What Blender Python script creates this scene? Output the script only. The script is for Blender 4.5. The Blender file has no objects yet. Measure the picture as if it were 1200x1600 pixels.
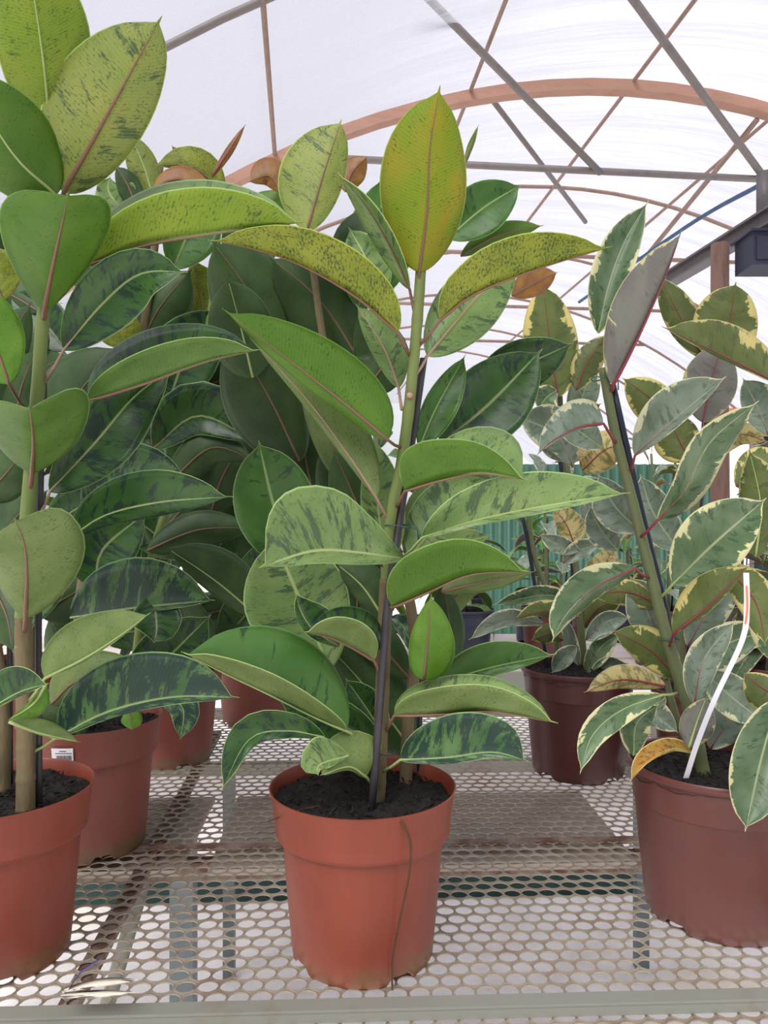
import bpy, math, random
from mathutils import Vector, Matrix, noise
random.seed(7)
C = bpy.context.scene.collection
PI = math.pi

# ------------------------------------------------------------------ camera, sky, sun, exposure
CAMZ = 1.484; HOR = 810.0; F = 1200.0
cam_d = bpy.data.cameras.new('camera'); cam = bpy.data.objects.new('camera', cam_d); C.objects.link(cam)
cam.location = (0, 0, CAMZ); cam.rotation_euler = (PI/2, 0, 0)
cam_d.sensor_fit = 'HORIZONTAL'; cam_d.sensor_width = 36; cam_d.lens = 36*F/1200
cam_d.shift_y = 10/1200
cam_d.clip_start = 0.02; cam_d.clip_end = 200
bpy.context.scene.camera = cam
vs = bpy.context.scene.view_settings
vs.view_transform = 'Standard'; vs.look = 'None'; vs.gamma = 1; vs.use_curve_mapping = False
vs.exposure = 0.1
w = bpy.data.worlds.new('sky'); bpy.context.scene.world = w; w.use_nodes = True
bg = w.node_tree.nodes['Background']; bg.inputs[1].default_value = 1.0
_tc = w.node_tree.nodes.new('ShaderNodeTexCoord'); _dp = w.node_tree.nodes.new('ShaderNodeVectorMath'); _dp.operation = 'DOT_PRODUCT'
_dp.inputs[1].default_value = (0.62, 0.76, 0.20); _mr = w.node_tree.nodes.new('ShaderNodeMapRange'); _mr.interpolation_type = 'SMOOTHSTEP'
_mr.inputs[1].default_value = 0.70; _mr.inputs[2].default_value = 0.97
_mx = w.node_tree.nodes.new('ShaderNodeMix'); _mx.data_type = 'RGBA'; _mx.inputs[6].default_value = (0.86, 0.89, 1.0, 1); _mx.inputs[7].default_value = (1.55, 1.55, 1.6, 1)
w.node_tree.links.new(_tc.outputs['Generated'], _dp.inputs[0]); w.node_tree.links.new(_dp.outputs['Value'], _mr.inputs[0])
w.node_tree.links.new(_mr.outputs[0], _mx.inputs[0])
_sp = w.node_tree.nodes.new('ShaderNodeSeparateXYZ'); w.node_tree.links.new(_tc.outputs['Generated'], _sp.inputs[0])
_mz = w.node_tree.nodes.new('ShaderNodeMapRange'); _mz.interpolation_type = 'SMOOTHSTEP'; _mz.inputs[1].default_value = -0.05; _mz.inputs[2].default_value = 0.55
_mh = w.node_tree.nodes.new('ShaderNodeMix'); _mh.data_type = 'RGBA'; _mh.inputs[6].default_value = (0.42, 0.44, 0.46, 1); _mh.inputs[7].default_value = (0.94, 0.94, 0.99, 1)
w.node_tree.links.new(_sp.outputs[2], _mz.inputs[0]); w.node_tree.links.new(_mz.outputs[0], _mh.inputs[0])
w.node_tree.links.new(_mh.outputs[2], _mx.inputs[6]); w.node_tree.links.new(_mx.outputs[2], bg.inputs[0])
sd = bpy.data.lights.new('hazy_sun', 'SUN'); sd.energy = 5.0; sd.angle = math.radians(35); sd.color = (1, 0.97, 0.92)
sun = bpy.data.objects.new('hazy_sun', sd); C.objects.link(sun)
sun.rotation_euler = (math.radians(35), math.radians(-22), 0)

# ------------------------------------------------------------------ helpers
def P(x, y, D):
    return Vector(((x-600)/F*D, D, CAMZ-(y-HOR)/F*D))

def lin(r, g, b):
    f = lambda c: (c/255/12.92) if c/255 <= 0.04045 else ((c/255+0.055)/1.055)**2.4
    return (f(r), f(g), f(b), 1)

def props(o, label=None, cat=None, group=None, kind=None):
    if label: o['label'] = label
    if cat: o['category'] = cat
    if group: o['group'] = group
    if kind: o['kind'] = kind
    return o

def empty(name, loc, label, cat, group=None, rz=0):
    o = bpy.data.objects.new(name, None); C.objects.link(o)
    o.location = loc; o.rotation_euler = (0, 0, rz); o.empty_display_size = 0.05
    return props(o, label, cat, group)

def mobj(name, verts, faces, mats, parent=None, smooth=True, mi=None, uvs=None):
    me = bpy.data.meshes.new(name)
    me.from_pydata([tuple(v) for v in verts], [], faces)
    for m in (mats if isinstance(mats, (list, tuple)) else [mats]): me.materials.append(m)
    if mi: me.polygons.foreach_set('material_index', mi)
    me.polygons.foreach_set('use_smooth', [smooth]*len(me.polygons))
    if uvs:
        ul = me.uv_layers.new(name='UVMap')
        dat = []
        for l in me.loops: dat.extend(uvs[l.vertex_index])
        ul.data.foreach_set('uv', dat)
    me.update()
    o = bpy.data.objects.new(name, me); C.objects.link(o)
    if parent: o.parent = parent
    return o

class MB:
    def __init__(s): s.v = []; s.f = []; s.m = []
    def add(s, vs_, fs, mi=0):
        k = len(s.v); s.v += [Vector(v) for v in vs_]; s.f += [[i+k for i in f] for f in fs]; s.m += [mi]*len(fs)
    def box(s, lo, hi, mi=0, M=None):
        x0, y0, z0 = lo; x1, y1, z1 = hi
        v = [Vector(p) for p in ((x0,y0,z0),(x1,y0,z0),(x1,y1,z0),(x0,y1,z0),(x0,y0,z1),(x1,y0,z1),(x1,y1,z1),(x0,y1,z1))]
        if M: v = [M @ p for p in v]
        s.add(v, [(0,3,2,1),(4,5,6,7),(0,1,5,4),(1,2,6,5),(2,3,7,6),(3,0,4,7)], mi)
    def tube(s, pts, rad, n=8, mi=0, closed=False):
        pts = [Vector(p) for p in pts]
        if not isinstance(rad, (list, tuple)): rad = [rad]*len(pts)
        rings = []; ref = None
        for i, p in enumerate(pts):
            if closed: t = pts[(i+1) % len(pts)]-pts[i-1]
            else: t = pts[min(i+1, len(pts)-1)]-pts[max(i-1, 0)]
            if t.length < 1e-9: t = Vector((0,0,1))
            t.normalize()
            if ref is None:
                ref = Vector((0,0,1)) if abs(t.z) < 0.9 else Vector((1,0,0))
            u = (ref-t*ref.dot(t)).normalized(); ref = u; vv = t.cross(u)
            rings.append([p+(u*math.cos(2*PI*k/n)+vv*math.sin(2*PI*k/n))*rad[i] for k in range(n)])
        vs_ = [q for r in rings for q in r]; fs = []
        R = len(pts)
        for i in range(R if closed else R-1):
            j = (i+1) % R
            for k in range(n):
                fs.append((i*n+k, i*n+(k+1) % n, j*n+(k+1) % n, j*n+k))
        if not closed:
            fs.append(tuple(range(n-1, -1, -1))); fs.append(tuple((R-1)*n+k for k in range(n)))
        s.add(vs_, fs, mi)
    def build(s, name, mats, parent=None, smooth=False, off=None):
        v = s.v if off is None else [p-off for p in s.v]
        return mobj(name, v, s.f, mats, parent, smooth, s.m)

def crom(pts, n):
    """n+1 samples through points (tuples), uniform Catmull-Rom"""
    pts = [Vector(p) for p in pts]
    if len(pts) == 2: pts = [pts[0], (pts[0]+pts[1])/2, pts[1]]
    q = [2*pts[0]-pts[1]]+pts+[2*pts[-1]-pts[-2]]
    L = [0]
    for i in range(1, len(pts)): L.append(L[-1]+(pts[i]-pts[i-1]).length)
    out = []
    ts = n if isinstance(n, list) else [k/n for k in range(n+1)]
    for t in ts:
        d = t*L[-1]; i = 0
        while i < len(pts)-2 and d > L[i+1]: i += 1
        u = (d-L[i])/max(1e-9, L[i+1]-L[i])
        a, b, c, e = q[i], q[i+1], q[i+2], q[i+3]
        out.append(0.5*((2*b)+(c-a)*u+(2*a-5*b+4*c-e)*u*u+(3*b-a-3*c+e)*u**3))
    return out

# ------------------------------------------------------------------ materials
class NT:
    def __init__(s, name):
        s.m = bpy.data.materials.new(name); s.m.use_nodes = True; s.t = s.m.node_tree
        s.b = s.t.nodes['Principled BSDF']; s.out = s.t.nodes['Material Output']
    def n(s, ty, **k):
        o = s.t.nodes.new(ty)
        for a, v in k.items():
            if a.startswith('i_'):
                key = a[2:]; key = int(key) if key.isdigit() else key
                o.inputs[key].default_value = v
            else: setattr(o, a, v)
        return o
    def l(s, a, b): s.t.links.new(a, b)
    def math(s, op, a, b=None, clamp=False):
        o = s.n('ShaderNodeMath', operation=op); o.use_clamp = clamp
        for i, x in enumerate((a, b)):
            if x is None: continue
            if isinstance(x, (int, float)): o.inputs[i].default_value = x
            else: s.l(x, o.inputs[i])
        return o.outputs[0]
    def ramp(s, val, lo, hi):
        o = s.n('ShaderNodeMapRange'); o.inputs[1].default_value = lo; o.inputs[2].default_value = hi
        o.interpolation_type = 'SMOOTHSTEP'; s.l(val, o.inputs[0]); return o.outputs[0]
    def mix(s, fac, a, b):
        o = s.n('ShaderNodeMix', data_type='RGBA')
        for i, x in ((0, fac), (6, a), (7, b)):
            if isinstance(x, (int, float)): o.inputs[i].default_value = x
            elif isinstance(x, tuple): o.inputs[i].default_value = x
            else: s.l(x, o.inputs[i])
        return o.outputs[2]
    def noise(s, vec, sc, det=3, rough=0.5, dist=0):
        o = s.n('ShaderNodeTexNoise'); o.inputs['Scale'].default_value = sc; o.inputs['Detail'].default_value = det
        o.inputs['Roughness'].default_value = rough; o.inputs['Distortion'].default_value = dist
        s.l(vec, o.inputs['Vector']); return o.outputs[0]
    def mapv(s, vec, scale, loc=None):
        o = s.n('ShaderNodeMapping'); s.l(vec, o.inputs[0]); o.inputs['Scale'].default_value = scale
        if loc is not None: s.l(loc, o.inputs['Location'])
        return o.outputs[0]
    def bump(s, h, st, dist=0.002):
        o = s.n('ShaderNodeBump'); o.inputs['Strength'].default_value = st; o.inputs['Distance'].default_value = dist
        s.l(h, o.inputs['Height']); s.l(o.outputs[0], s.b.inputs['Normal'])

def plain(name, col, rough=0.5, metal=0, var=0.25, sc=12, dark=None, bump=0, th=(0.45, 0.75), stretch=(1, 1, 1)):
    t = NT(name); tc = t.n('ShaderNodeTexCoord'); v = t.mapv(tc.outputs['Object'], stretch)
    f = t.noise(v, sc, 5, 0.6)
    dk = dark if dark else tuple([c*(1-var) for c in col[:3]]+[1])
    c = t.mix(t.ramp(f, *th), col, dk)
    t.l(c, t.b.inputs['Base Color']); t.b.inputs['Roughness'].default_value = rough; t.b.inputs['Metallic'].default_value = metal
    if bump: t.bump(t.noise(v, sc*6, 4), bump)
    return t.m

def leaf_mat(name, base, var2, blotch, blo=0.0, speck=0.0, cream=0.0, creamcol=None, rough=0.4, mid=None, trans=0.25, vein=0.25):
    """base/var2: two greens mottled together; blotch: dark patches along the side veins; cream: variegated margin"""
    t = NT(name); uv = t.n('ShaderNodeUVMap').outputs[0]
    oi = t.n('ShaderNodeObjectInfo').outputs['Random']
    cmb = t.n('ShaderNodeCombineXYZ'); r10 = t.math('MULTIPLY', oi, 37.0); t.l(r10, cmb.inputs[0]); t.l(r10, cmb.inputs[1])
    sx = t.n('ShaderNodeSeparateXYZ'); t.l(uv, sx.inputs[0])
    s_ = t.math('ABSOLUTE', t.math('SUBTRACT', t.math('MULTIPLY', sx.outputs[0], 2.0), 1.0))
    vv = t.math('SUBTRACT', sx.outputs[1], t.math('MULTIPLY', s_, 0.10))
    cb = t.n('ShaderNodeCombineXYZ'); t.l(sx.outputs[0], cb.inputs[0]); t.l(vv, cb.inputs[1])
    sk = cb.outputs[0]
    n1 = t.noise(t.mapv(sk, (2.0, 3.5, 1), cmb.outputs[0]), 1.0, 3)
    col = t.mix(t.ramp(n1, 0.35, 0.68), base, var2)
    if blo:
        n2 = t.noise(t.mapv(sk, (2.2, 13, 1), cmb.outputs[0]), 1.1, 8, 0.72)
        n2b = t.noise(t.mapv(sk, (1.3, 2.2, 1), cmb.outputs[0]), 1.7, 2)
        ff = t.math('MULTIPLY', t.ramp(t.math('ADD', n2, t.math('MULTIPLY', n2b, 0.35)), 0.78-blo*0.22, 0.84-blo*0.22), 0.85)
        col = t.mix(ff, col, blotch)
    if speck:
        n3 = t.noise(t.mapv(sk, (26, 95, 1), cmb.outputs[0]), 1.0, 4, 0.65)
        n4 = t.noise(t.mapv(sk, (2.4, 4.2, 1), cmb.outputs[0]), 2.3, 2)
        ff = t.math('MULTIPLY', t.ramp(t.math('ADD', n3, t.math('MULTIPLY', n4, 0.35)), 0.80-speck*0.12, 0.86-speck*0.12), 0.75)
        col = t.mix(ff, col, blotch)
    # fine parallel side veins
    wv = t.n('ShaderNodeTexWave', wave_type='BANDS', bands_direction='Y'); wv.inputs['Scale'].default_value = 17
    wv.inputs['Distortion'].default_value = 1.2; wv.inputs['Detail'].default_value = 2; wv.inputs['Detail Scale'].default_value = 1.0
    t.l(sk, wv.inputs['Vector'])
    vc = tuple([min(1, c*1.35+0.02) for c in base[:3]]+[1])
    vf = t.math('MULTIPLY', t.ramp(wv.outputs['Fac'], 0.72, 1.0), vein)
    col = t.mix(vf, col, vc)
    if cream:
        n5 = t.noise(t.mapv(sk, (3.0, 22, 1), cmb.outputs[0]), 1.0, 5, 0.7)
        n6 = t.noise(t.mapv(sk, (1.5, 2.5, 1), cmb.outputs[0]), 1.5, 2)
        e = t.math('ADD', s_, t.math('MULTIPLY', t.math('SUBTRACT', n5, 0.5), 0.8))
        e = t.math('ADD', e, t.math('MULTIPLY', t.math('SUBTRACT', n6, 0.5), 1.5))
        tipf = t.math('MULTIPLY', t.ramp(sx.outputs[1], 0.8, 1.0), 0.22)
        col = t.mix(t.ramp(t.math('ADD', e, tipf), 1.06-cream, 1.10-cream), col, creamcol)
    if mid:
        col = t.mix(t.math('SUBTRACT', 1.0, t.ramp(s_, 0.02, 0.05)), col, mid)
    edge = creamcol if creamcol else tuple([min(1, c*1.8+0.08) for c in base[:3]]+[1])
    col = t.mix(t.ramp(s_, 0.965, 0.99), col, edge)
    # brightness differs a little from leaf to leaf
    hs = t.n('ShaderNodeHueSaturation'); t.l(col, hs.inputs['Color'])
    t.l(t.math('ADD', t.math('MULTIPLY', oi, 0.3), 0.87), hs.inputs['Value'])
    col = hs.outputs[0]
    t.l(col, t.b.inputs['Base Color']); t.b.inputs['Roughness'].default_value = rough
    t.b.inputs['Specular IOR Level'].default_value = 0.36
    bp = t.n('ShaderNodeBump'); bp.inputs['Strength'].default_value = 0.22; bp.inputs['Distance'].default_value = 0.0015
    nb = t.noise(t.mapv(sk, (1.2, 12, 1), cmb.outputs[0]), 1.0, 2)
    t.l(t.math('ADD', t.math('MULTIPLY', wv.outputs['Fac'], 0.07), t.math('MULTIPLY', nb, 1.6)), bp.inputs['Height'])
    t.l(bp.outputs[0], t.b.inputs['Normal'])
    tr = t.n('ShaderNodeBsdfTranslucent'); t.l(col, tr.inputs[0])
    mx = t.n('ShaderNodeMixShader'); mx.inputs[0].default_value = trans
    t.l(t.b.outputs[0], mx.inputs[1]); t.l(tr.outputs[0], mx.inputs[2]); t.l(mx.outputs[0], t.out.inputs[0])
    return t.m

NAVY = lin(44, 66, 62); SPK = lin(52, 78, 44)
LM = {
 # upper surfaces
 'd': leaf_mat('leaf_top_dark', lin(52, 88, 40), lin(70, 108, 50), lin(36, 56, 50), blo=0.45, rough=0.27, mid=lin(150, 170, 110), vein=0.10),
 'b': leaf_mat('leaf_top_marbled', lin(66, 106, 60), lin(112, 148, 90), lin(40, 62, 62), blo=0.72, rough=0.27, mid=lin(150, 175, 110), vein=0.10),
 'm': leaf_mat('leaf_top_green', lin(76, 120, 52), lin(94, 138, 66), lin(50, 80, 50), blo=0.2, rough=0.3, mid=lin(165, 190, 120), vein=0.10),
 'p': leaf_mat('leaf_top_pale', lin(128, 160, 92), lin(152, 180, 108), lin(76, 102, 72), blo=0.35, speck=0.3, rough=0.32, mid=lin(200, 215, 140), vein=0.10),
 # lower surfaces
 'y': leaf_mat('leaf_under_yellow', lin(150, 162, 50), lin(172, 178, 66), SPK, speck=1.0, rough=0.45, trans=0.35),
 'z': leaf_mat('leaf_under_gold', lin(132, 154, 34), lin(166, 150, 42), SPK, speck=0.25, rough=0.45, trans=0.35, vein=0.4),
 'g': leaf_mat('leaf_under_green', lin(96, 140, 42), lin(112, 152, 54), lin(54, 88, 40), speck=0.3, rough=0.42, trans=0.35, vein=0.35),
 'l': leaf_mat('leaf_under_bright_lime', lin(144, 172, 52), lin(158, 178, 62), lin(72, 104, 46), speck=0.55, blo=0.05, rough=0.45, trans=0.38, vein=0.35),
 'n': leaf_mat('leaf_under_mid_green', lin(88, 122, 50), lin(104, 136, 62), lin(52, 78, 42), speck=0.35, rough=0.42, trans=0.3, vein=0.3),
 'h': leaf_mat('leaf_under_lime', lin(150, 166, 82), lin(168, 172, 84), lin(66, 92, 62), blo=0.22, speck=0.55, rough=0.45, trans=0.35, vein=0.35),
 'o': leaf_mat('leaf_under_olive', lin(112, 134, 72), lin(132, 150, 88), lin(70, 94, 58), speck=0.45, rough=0.45, vein=0.3),
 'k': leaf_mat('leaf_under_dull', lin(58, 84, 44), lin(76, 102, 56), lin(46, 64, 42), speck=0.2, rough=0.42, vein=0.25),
 'r': leaf_mat('leaf_young_rust', lin(150, 100, 52), lin(176, 132, 66), lin(100, 70, 40), speck=0.3, rough=0.4),
 # cream-edged plants
 'V': leaf_mat('cream_edged_leaf_top', lin(90, 116, 78), lin(120, 142, 108), lin(66, 92, 62), blo=0.3, cream=0.17, creamcol=lin(218, 216, 166), rough=0.3, mid=lin(170, 180, 140)),
 'X': leaf_mat('cream_edged_leaf_top_grey', lin(122, 140, 118), lin(150, 164, 146), lin(100, 120, 96), blo=0.3, cream=0.12, creamcol=lin(222, 222, 184), rough=0.28, mid=lin(180, 185, 160)),
 'W': leaf_mat('cream_edged_leaf_under_grey', lin(122, 118, 112), lin(136, 136, 124), lin(104, 100, 98), blo=0.2, cream=0.06, creamcol=lin(214, 206, 150), rough=0.45),
 'O': leaf_mat('cream_edged_leaf_under_olive', lin(104, 118, 62), lin(122, 134, 78), lin(92, 104, 62), blo=0.3, cream=0.22, creamcol=lin(226, 212, 138), rough=0.45, trans=0.35),
 'Y': leaf_mat('cream_leaf', lin(214, 196, 128), lin(224, 206, 150), lin(130, 130, 80), blo=0.5, rough=0.45, trans=0.35),
 'Q': leaf_mat('dead_leaf', lin(196, 140, 50), lin(180, 160, 90), lin(120, 80, 40), blo=0.4, rough=0.5),
}
EDGE = {'e': plain('leaf_edge', lin(188, 206, 120), 0.5), 'v': plain('leaf_edge_cream', lin(224, 220, 174), 0.5)}
RIB = {'r': plain('midrib_rose', lin(132, 94, 76), 0.45, var=0.15), 'g': plain('midrib_green', lin(160, 178, 110), 0.45, var=0.15),
       'R': plain('midrib_red', lin(138, 56, 66), 0.4, var=0.2), 'p': plain('petiole_pink', lin(172, 140, 116), 0.45, var=0.2)}
M = {
 'terra': None, 'brown': None,
 'cane': plain('black_cane', lin(62, 58, 62), 0.45, var=0.4, sc=30),
 'cane_blue': plain('navy_cane', lin(36, 40, 56), 0.4),
 'bark': plain('stem_bark', lin(118, 104, 74), 0.8, var=0.45, sc=40, bump=0.6, stretch=(1, 1, 0.3)),
 'green': plain('stem_green', lin(116, 132, 68), 0.5, dark=lin(120, 112, 70), sc=18, bump=0.3, th=(0.5, 0.8)),
 'vgreen': plain('stem_green_grey', lin(98, 108, 70), 0.55, dark=lin(120, 92, 62), sc=14, bump=0.3, th=(0.5, 0.8)),
 'tie': plain('tie_green', lin(52, 92, 84), 0.5),
 'tie_dark': plain('tie_dark', lin(50, 56, 56), 0.5),
 'steel': plain('painted_steel', lin(134, 135, 124), 0.55, dark=lin(120, 98, 76), sc=9, th=(0.55, 0.85)),
 'steel_blue': plain('galvanised_tube', lin(112, 122, 124), 0.4, metal=0.3, sc=10),
 'rust': plain('rusty_bar', lin(128, 112, 98), 0.7, dark=lin(92, 62, 48), sc=18, th=(0.4, 0.6)),
 'mesh': plain('expanded_mesh_metal', lin(146, 136, 120), 0.6, dark=lin(108, 84, 66), sc=7, th=(0.45, 0.8), bump=0.2),
 'board': plain('grimy_tray', lin(158, 146, 134), 0.7, dark=lin(112, 112, 84), sc=9, th=(0.5, 0.8)),
 'pipe': plain('roof_pipe', lin(128, 120, 116), 0.5, var=0.2),
 'pipe_brown': plain('roof_pipe_brown', lin(150, 124, 110), 0.6, var=0.2),
 'arch_orange': plain('roof_arch_wood', lin(176, 134, 114), 0.7, var=0.2, sc=5, stretch=(1, 1, 4)),
 'wood': plain('post_wood', lin(118, 90, 78), 0.85, var=0.35, sc=14, stretch=(2, 2, 0.3), bump=0.5),
 'beam': plain('steel_beam', lin(98, 92, 94), 0.5, var=0.3),
 'navy': plain('navy_housing', lin(44, 48, 66), 0.5),
 'blue': plain('blue_rope', lin(48, 84, 122), 0.5),
 'white': plain('white_plastic', lin(226, 226, 232), 0.35, var=0.05),
 'orange': plain('orange_ink', lin(220, 120, 70), 0.5),
 'ink': plain('black_ink', lin(50, 50, 58), 0.5),
 'slab': plain('pale_slab', lin(196, 186, 180), 0.8, dark=lin(168, 156, 148), sc=4, bump=0.2),
 'greenwall': plain('green_sheet', lin(70, 112, 92), 0.5, var=0.15, sc=3),
 'canopy': plain('orange_awning', lin(206, 126, 74), 0.8, var=0.2),
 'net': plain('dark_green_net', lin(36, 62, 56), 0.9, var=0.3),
 'root': plain('dry_root', lin(86, 56, 34), 0.8, var=0.4, sc=40),
 'purple': plain('purple_leaf', lin(84, 76, 124), 0.5, var=0.4, sc=40),
 'violet_line': plain('dark_stripe', lin(60, 48, 56), 0.6),
 'creamleaf': plain('striped_cream_leaf', lin(226, 220, 200), 0.6, dark=lin(90, 74, 78), sc=60, th=(0.55, 0.62), stretch=(0.15, 3, 3)),
}
def soil_mat():
    t = NT('potting_soil'); tc = t.n('ShaderNodeTexCoord')
    n = t.noise(tc.outputs['Object'], 90, 6, 0.7); n2 = t.noise(tc.outputs['Object'], 220, 2)
    c = t.mix(t.ramp(n, 0.4, 0.7), lin(26, 21, 19), lin(52, 43, 37)); c = t.mix(t.ramp(n2, 0.72, 0.76), c, lin(96, 82, 68))
    t.l(c, t.b.inputs['Base Color']); t.b.inputs['Roughness'].default_value = 0.95; t.bump(n, 1.0, 0.01); return t.m
SOIL = soil_mat()
def pot_mat(name, c1, c2, algae, rough, amt):
    t = NT(name); tc = t.n('ShaderNodeTexCoord'); o = tc.outputs['Object']
    n = t.noise(t.mapv(o, (3, 3, 1.2)), 4, 5, 0.6)
    col = t.mix(t.ramp(n, 0.35, 0.75), c1, c2)
    sp = t.noise(o, 120, 2); col = t.mix(t.math('MULTIPLY', t.ramp(sp, 0.76, 0.79), 0.5), col, lin(70, 40, 30))
    sx = t.n('ShaderNodeSeparateXYZ'); t.l(o, sx.inputs[0])
    h = t.math('SUBTRACT', 1.0, t.ramp(sx.outputs[2], 0.0, 0.10))
    n2 = t.noise(o, 14, 5, 0.65)
    f = t.math('MULTIPLY', t.ramp(t.math('MULTIPLY', h, t.math('ADD', n2, 0.2)), 0.42, 0.75), amt)
    col = t.mix(f, col, algae)
    t.l(col, t.b.inputs['Base Color']); t.b.inputs['Roughness'].default_value = rough
    t.bump(t.noise(o, 60, 3), 0.08); return t.m
M['terra'] = pot_mat('terracotta_plastic', lin(140, 64, 43), lin(128, 55, 37), lin(92, 84, 46), 0.42, 0.5)
M['terra_dull'] = pot_mat('dusty_terracotta_plastic', lin(134, 72, 60), lin(120, 64, 54), lin(92, 84, 52), 0.5, 0.65)
M['brown'] = pot_mat('red_brown_plastic', lin(106, 60, 54), lin(98, 54, 48), lin(100, 70, 56), 0.33, 0.4)
M['maroon'] = pot_mat('dark_maroon_plastic', lin(84, 44, 40), lin(74, 38, 36), lin(80, 60, 50), 0.36, 0.4)

# ------------------------------------------------------------------ structure: floor, translucent roof
BZ = 0.78       # bench top height
def floor():
    t = NT('pale_floor'); tc = t.n('ShaderNodeTexCoord'); o = tc.outputs['Object']
    a = t.noise(o, 5, 6, 0.6); b = t.noise(o, 1.3, 3)
    c = t.mix(t.ramp(a, 0.4, 0.7), lin(244, 240, 240), lin(226, 220, 220)); c = t.mix(t.math('MULTIPLY', t.ramp(b, 0.6, 0.64), 0.5), c, lin(240, 226, 200))
    t.l(c, t.b.inputs['Base Color']); t.b.inputs['Roughness'].default_value = 0.9
    o = mobj('floor', [(-14, -3, 0), (14, -3, 0), (14, 26, 0), (-14, 26, 0)], [(0, 1, 2, 3)], t.m, None, False)
    props(o, kind='structure', label='pale concrete greenhouse floor under the benches')
floor()
th = math.radians(6.0)
def R(x, y, z=0):       # roof frame -> world (ridge runs along roof y, turned 6 degrees to the left)
    return Vector((x*math.cos(th)-y*math.sin(th), x*math.sin(th)+y*math.cos(th), z))
def Rinv(v):
    return (v.x*math.cos(th)+v.y*math.sin(th), -v.x*math.sin(th)+v.y*math.cos(th))
ap = P(985, 135, 6.0); XR, YA = Rinv(ap)      # ridge line and the main arch plane
RZ = ap.z+0.05
def roofz(x): return RZ-0.093*(x-XR)**2
def ceiling():
    t = NT('greenhouse_film'); tc = t.n('ShaderNodeTexCoord'); o = tc.outputs['Object']
    n = t.noise(t.mapv(o, (0.8, 22, 0.8)), 1.6, 6, 0.65); n2 = t.noise(t.mapv(o, (60, 60, 60)), 1.5, 2)
    n3 = t.noise(t.mapv(o, (0.25, 5, 0.3)), 1.0, 3)
    f = t.math('ADD', t.math('MULTIPLY', n, 0.5), t.math('ADD', t.math('MULTIPLY', n2, 0.04), t.math('MULTIPLY', n3, 0.45)))
    f = t.ramp(f, 0.36, 0.62)
    a = t.n('ShaderNodeBsdfTransparent'); a.inputs[0].default_value = (0.80, 0.79, 0.86, 1)
    b = t.n('ShaderNodeBsdfTranslucent'); b.inputs[0].default_value = (0.40, 0.40, 0.44, 1)
    d = t.n('ShaderNodeBsdfDiffuse'); d.inputs[0].default_value = (0.5, 0.5, 0.54, 1)
    m1 = t.n('ShaderNodeMixShader'); m1.inputs[0].default_value = 0.35; t.l(b.outputs[0], m1.inputs[1]); t.l(d.outputs[0], m1.inputs[2])
    m2 = t.n('ShaderNodeMixShader'); t.l(t.math('SUBTRACT', 0.72, t.math('MULTIPLY', f, 0.46)), m2.inputs[0])
    t.l(a.outputs[0], m2.inputs[1]); t.l(m1.outputs[0], m2.inputs[2]); t.l(m2.outputs[0], t.out.inputs[0])
    nx = 24; v = []; fcs = []
    ys = [YA-1.9*4+1.9*k for k in range(14)]
    for y in ys:
        for i in range(nx+1):
            x = XR-4.6+9.2*i/nx
            v.append(R(x, y, roofz(x)+0.03))
    for j in range(len(ys)-1):
        for i in range(nx):
            a0 = j*(nx+1)+i; fcs.append((a0, a0+1, a0+nx+2, a0+nx+1))
    o = mobj('ceiling', v, fcs, t.m); props(o, kind='structure', label='arched roof of white translucent plastic film')
ceiling()

# roof frame
def roof_arch(y, mat, r, lab, flat=False, group=None):
    m = MB(); loc = R(XR, y, RZ-0.02)
    pts = [R(XR-4.6+9.2*i/28, y, roofz(XR-4.6+9.2*i/28)-0.02) for i in range(29)]
    if flat:
        for i in range(28):
            a, b = pts[i], pts[i+1]; q = R(0, 0.05, 0)
            m.add([a-q, b-q, b+q, a+q, a-q+Vector((0,0,-.085)), b-q+Vector((0,0,-.085)), b+q+Vector((0,0,-.085)), a+q+Vector((0,0,-.085))],
                  [(0,1,2,3),(7,6,5,4),(0,4,5,1),(3,2,6,7)])
    else: m.tube(pts, r, 8)
    e = m.build('roof_arch', mat, None, not flat, loc); e.location = loc
    props(e, lab, 'roof arch', group)
roof_arch(YA, M['arch_orange'], 0.05, 'broad orange-brown arch crossing the roof just above the long tie bar', True)
roof_arch(YA-1.72, M['pipe'], 0.022, 'grey arched roof pipe nearest the camera, crossing the upper left corner')
roof_arch(YA+1.9, M['pipe_brown'], 0.02, 'thin brown roof arch seen just below the long tie bar')
for k, wd in ((2, 'second'), (3, 'third'), (4, 'fourth'), (5, 'fifth and farthest')): roof_arch(YA+1.9*k, M['pipe_brown'], 0.02, 'thin distant roof arch, %s beyond the orange-brown one' % wd, False, 'distant roof arches')
def bar(name, a, b, r, mat, lab, cat, group=None):
    m = MB(); a = Vector(a); b = Vector(b); m.tube([a, b], r, 8); mid = (a+b)/2
    o = m.build(name, mat, None, True, mid); o.location = mid; return props(o, lab, cat, group)
TZ = CAMZ+2.7
bar('tie_bar', R(XR-2.74, YA, TZ), R(XR+2.74, YA, TZ), 0.028, M['pipe'], 'long horizontal grey tie bar below the orange-brown arch', 'bar')
for k, wd in ((1, 'nearest'), (2, 'middle'), (3, 'farthest')): bar('tie_bar', R(XR-2.74, YA+1.9*k, TZ), R(XR+2.74, YA+1.9*k, TZ), 0.022, M['pipe_brown'], 'thin distant tie bar, %s of the three behind the long one' % wd, 'bar', 'distant tie bars')
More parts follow.
